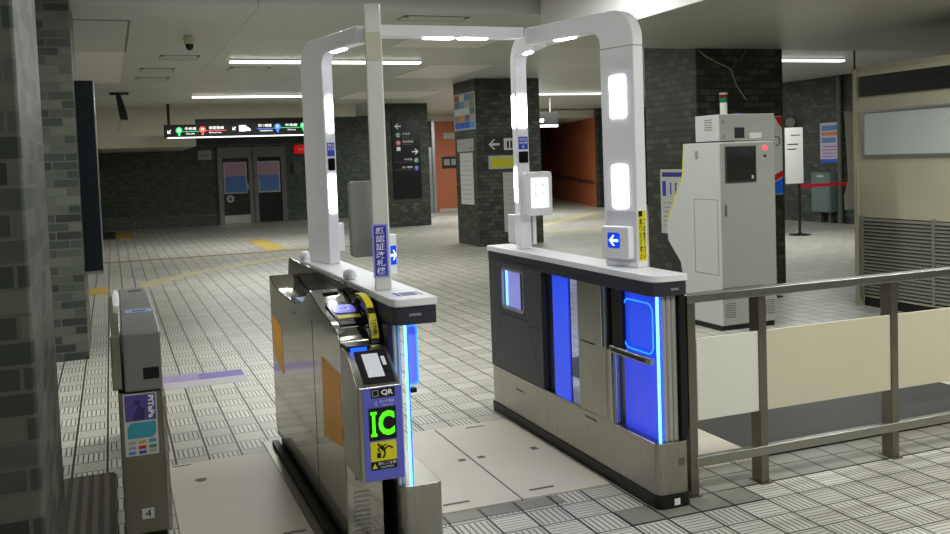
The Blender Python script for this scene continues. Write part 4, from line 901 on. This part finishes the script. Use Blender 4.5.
text('御堂筋線', F22, 2.15, 2.48, 2.54, 2.61, E_SW, t, t=.006); text('Midosuji Line', F22, 2.15, 2.42, 2.445, 2.485, E_SW, t, t=.006)
mesh('green_line', MB().fbox(F22, 1.58, 1.93, 2.495, 2.507, .001, .005), E_SG, t); mesh('red_line', MB().fbox(F22, 2.09, 2.54, 2.505, 2.517, .001, .005), E_SR, t)
mesh('arrow_symbol', MB().fpoly(F22, arrow(2.71, 2.55, .05, math.pi/4), .001, .006), E_SW, t)
mesh('lift_symbol', MB().fbox(F22, 2.82, 2.97, 2.48, 2.62, .001, .006).fpoly(F22, [(2.98, 2.49), (3.08, 2.49), (3.08, 2.53), (2.98, 2.60)], .001, .006), E_SW, t)
text('四つ橋線', F22, 3.26, 3.56, 2.57, 2.64, E_SW, t, t=.006); text('Yotsubashi Line', F22, 3.28, 3.58, 2.47, 2.51, E_SW, t, t=.006)
mesh('blue_line', MB().fbox(F22, 3.22, 3.62, 2.53, 2.542, .001, .005), E_SB, t)
text('中央線', F22, 3.88, 4.16, 2.575, 2.64, E_SW, t, t=.006); text('Chuo Line', F22, 3.93, 4.12, 2.48, 2.52, E_SW, t, t=.006)
mesh('green_line', MB().fbox(F22, 3.78, 4.24, 2.54, 2.552, .001, .005), E_SG, t)

# ---------------------------------------------------------------- far doors and the things on the far wall
F28 = FY(28.32)
def door(n, u0, u1):
    t = bpy.data.objects.new('door_%d' % n, None); C.objects.link(t); t.location = ((u0+u1)/2, 28.3, 0); LOC[t.name] = Vector(t.location); t['kind'] = 'structure'
    mesh('door_frame', MB().ring(F28, [(u0-.14, 0), (u1+.14, 0), (u1+.14, 2.12), (u0-.14, 2.12)], [(u0, .02), (u1, .02), (u1, 1.95), (u0, 1.95)], .002, .06), mat('door_steel', (120, 118, 116), .4, .6), t)
    mesh('door_leaf', MB().fbox(F28, u0, u1, .02, 1.95, .002, .03), mat('door_dark_glass', (34, 30, 36), .2), t)
    if n == 1: mesh('kick_plate', MB().fbox(F28, u0, u1, .02, .26, .03, .035), STEEL, t)
    mesh('transom', MB().fbox(F28, u0-.14, u1+.14, 2.12, 2.26, .002, .06), mat('door_steel', (120, 118, 116), .4, .6), t)
    mesh('door_handle', MB().fbox(F28, u1-.06 if n == 1 else u0+.02, u1-.02 if n == 1 else u0+.06, 1.0, 1.2, .03, .06), SILV, t)
    return t
door(1, 3.09, 3.84); door(2, 4.10, 4.80)
for u0, lb in ((3.115, 'pink and blue poster on the left far door'), (4.09, 'pink and blue poster on the right far door')):
    t = thing('door_poster', (u0+.33, 28.28, .9), lb, 'poster'); G = FY(28.288)
    mesh('sheet', MB().fbox(G, u0, u0+.67, .90, 1.83, 0, .005), mat('poster_border', (198, 186, 196), .5), t)
    mesh('pink_print', MB().fbox(G, u0+.04, u0+.63, 1.42, 1.79, .005, .008), PINKP, t); mesh('blue_print', MB().fbox(G, u0+.04, u0+.63, .94, 1.415, .005, .008), BLUEGP, t)
t = thing('round_sticker', (3.2, 28.28, .66), 'round white sticker on the left far door below the poster', 'sticker')
mesh('disc', MB().fpoly(FY(28.289), disc(3.28, .75, .11), 0, .004), PAPER, t); mesh('symbol', MB().fpoly(FY(28.285), disc(3.28, .75, .06, 5), 0, .003), mat('maroon_ink', (130, 60, 100), .5), t)
t = thing('wall_notice', (2.6, 28.3, 1.94), 'pale notice plate on the far wall left of the doors', 'notice')
mesh('plate', MB().fbox(F28, 2.42, 2.80, 1.93, 2.20, 0, .02), PAPERG, t); mesh('print', MB().fbox(F28, 2.5, 2.74, 2.0, 2.1, .02, .024), GREYINK, t)
t = thing('red_panel_sign', (5.5, 28.3, 2.0), 'small lit red sign on the far wall right of the doors', 'sign')
mesh('panel', MB().fbox(F28, 5.22, 5.8, 2.02, 2.28, 0, .04), E_RP, t); text('消火栓', F28, 5.32, 5.7, 2.11, 2.19, WINK, t, t=.043)
t = thing('wall_box', (5.3, 28.3, 1.4), 'grey control box on the far wall below the red sign', 'box')
mesh('body', MB().fbox(F28, 5.16, 5.40, 1.42, 1.76, 0, .08), mat('dull_grey_box', (90, 92, 92), .5), t); mesh('cover', MB().fbox(F28, 5.18, 5.38, 1.44, 1.74, .081, .09), mat('dull_grey_box', (90, 92, 92), .5), t)
t = thing('door_sign', (3.2, 26.8, 2.25), 'small white lit sign box hanging before the far doors', 'sign')
mesh('box', MB().box(2.95, 3.68, 26.8, 26.9, 2.36, 2.56), PAPERG, t); mesh('light_edge', MB().box(2.80, 3.68, 26.79, 26.9, 2.31, 2.35), E_SW, t); mesh('hanger', MB().box(3.2, 3.24, 26.84, 26.88, 2.56, 3.129), SEAM, t)

# dark display beside the second pillar
t = thing('display_panel', (-.19, 9.2, .7), 'tall dark display panel hanging beside the green brick pillar', 'display')
mesh('housing', MB().box(-.249, -.10, 9.02, 9.6, .74, 2.44), mat('display_dark', (22, 28, 34), .25), t)
mesh('silver_edge', MB().box(-.10, -.094, 9.02, 9.6, .72, 2.44).box(-.249, -.10, 9.02, 9.6, .712, .739), SILV, t)
mesh('bracket', MB().box(-.2495, -.249, 9.1, 9.5, .9, 2.3), PLINTH, t)
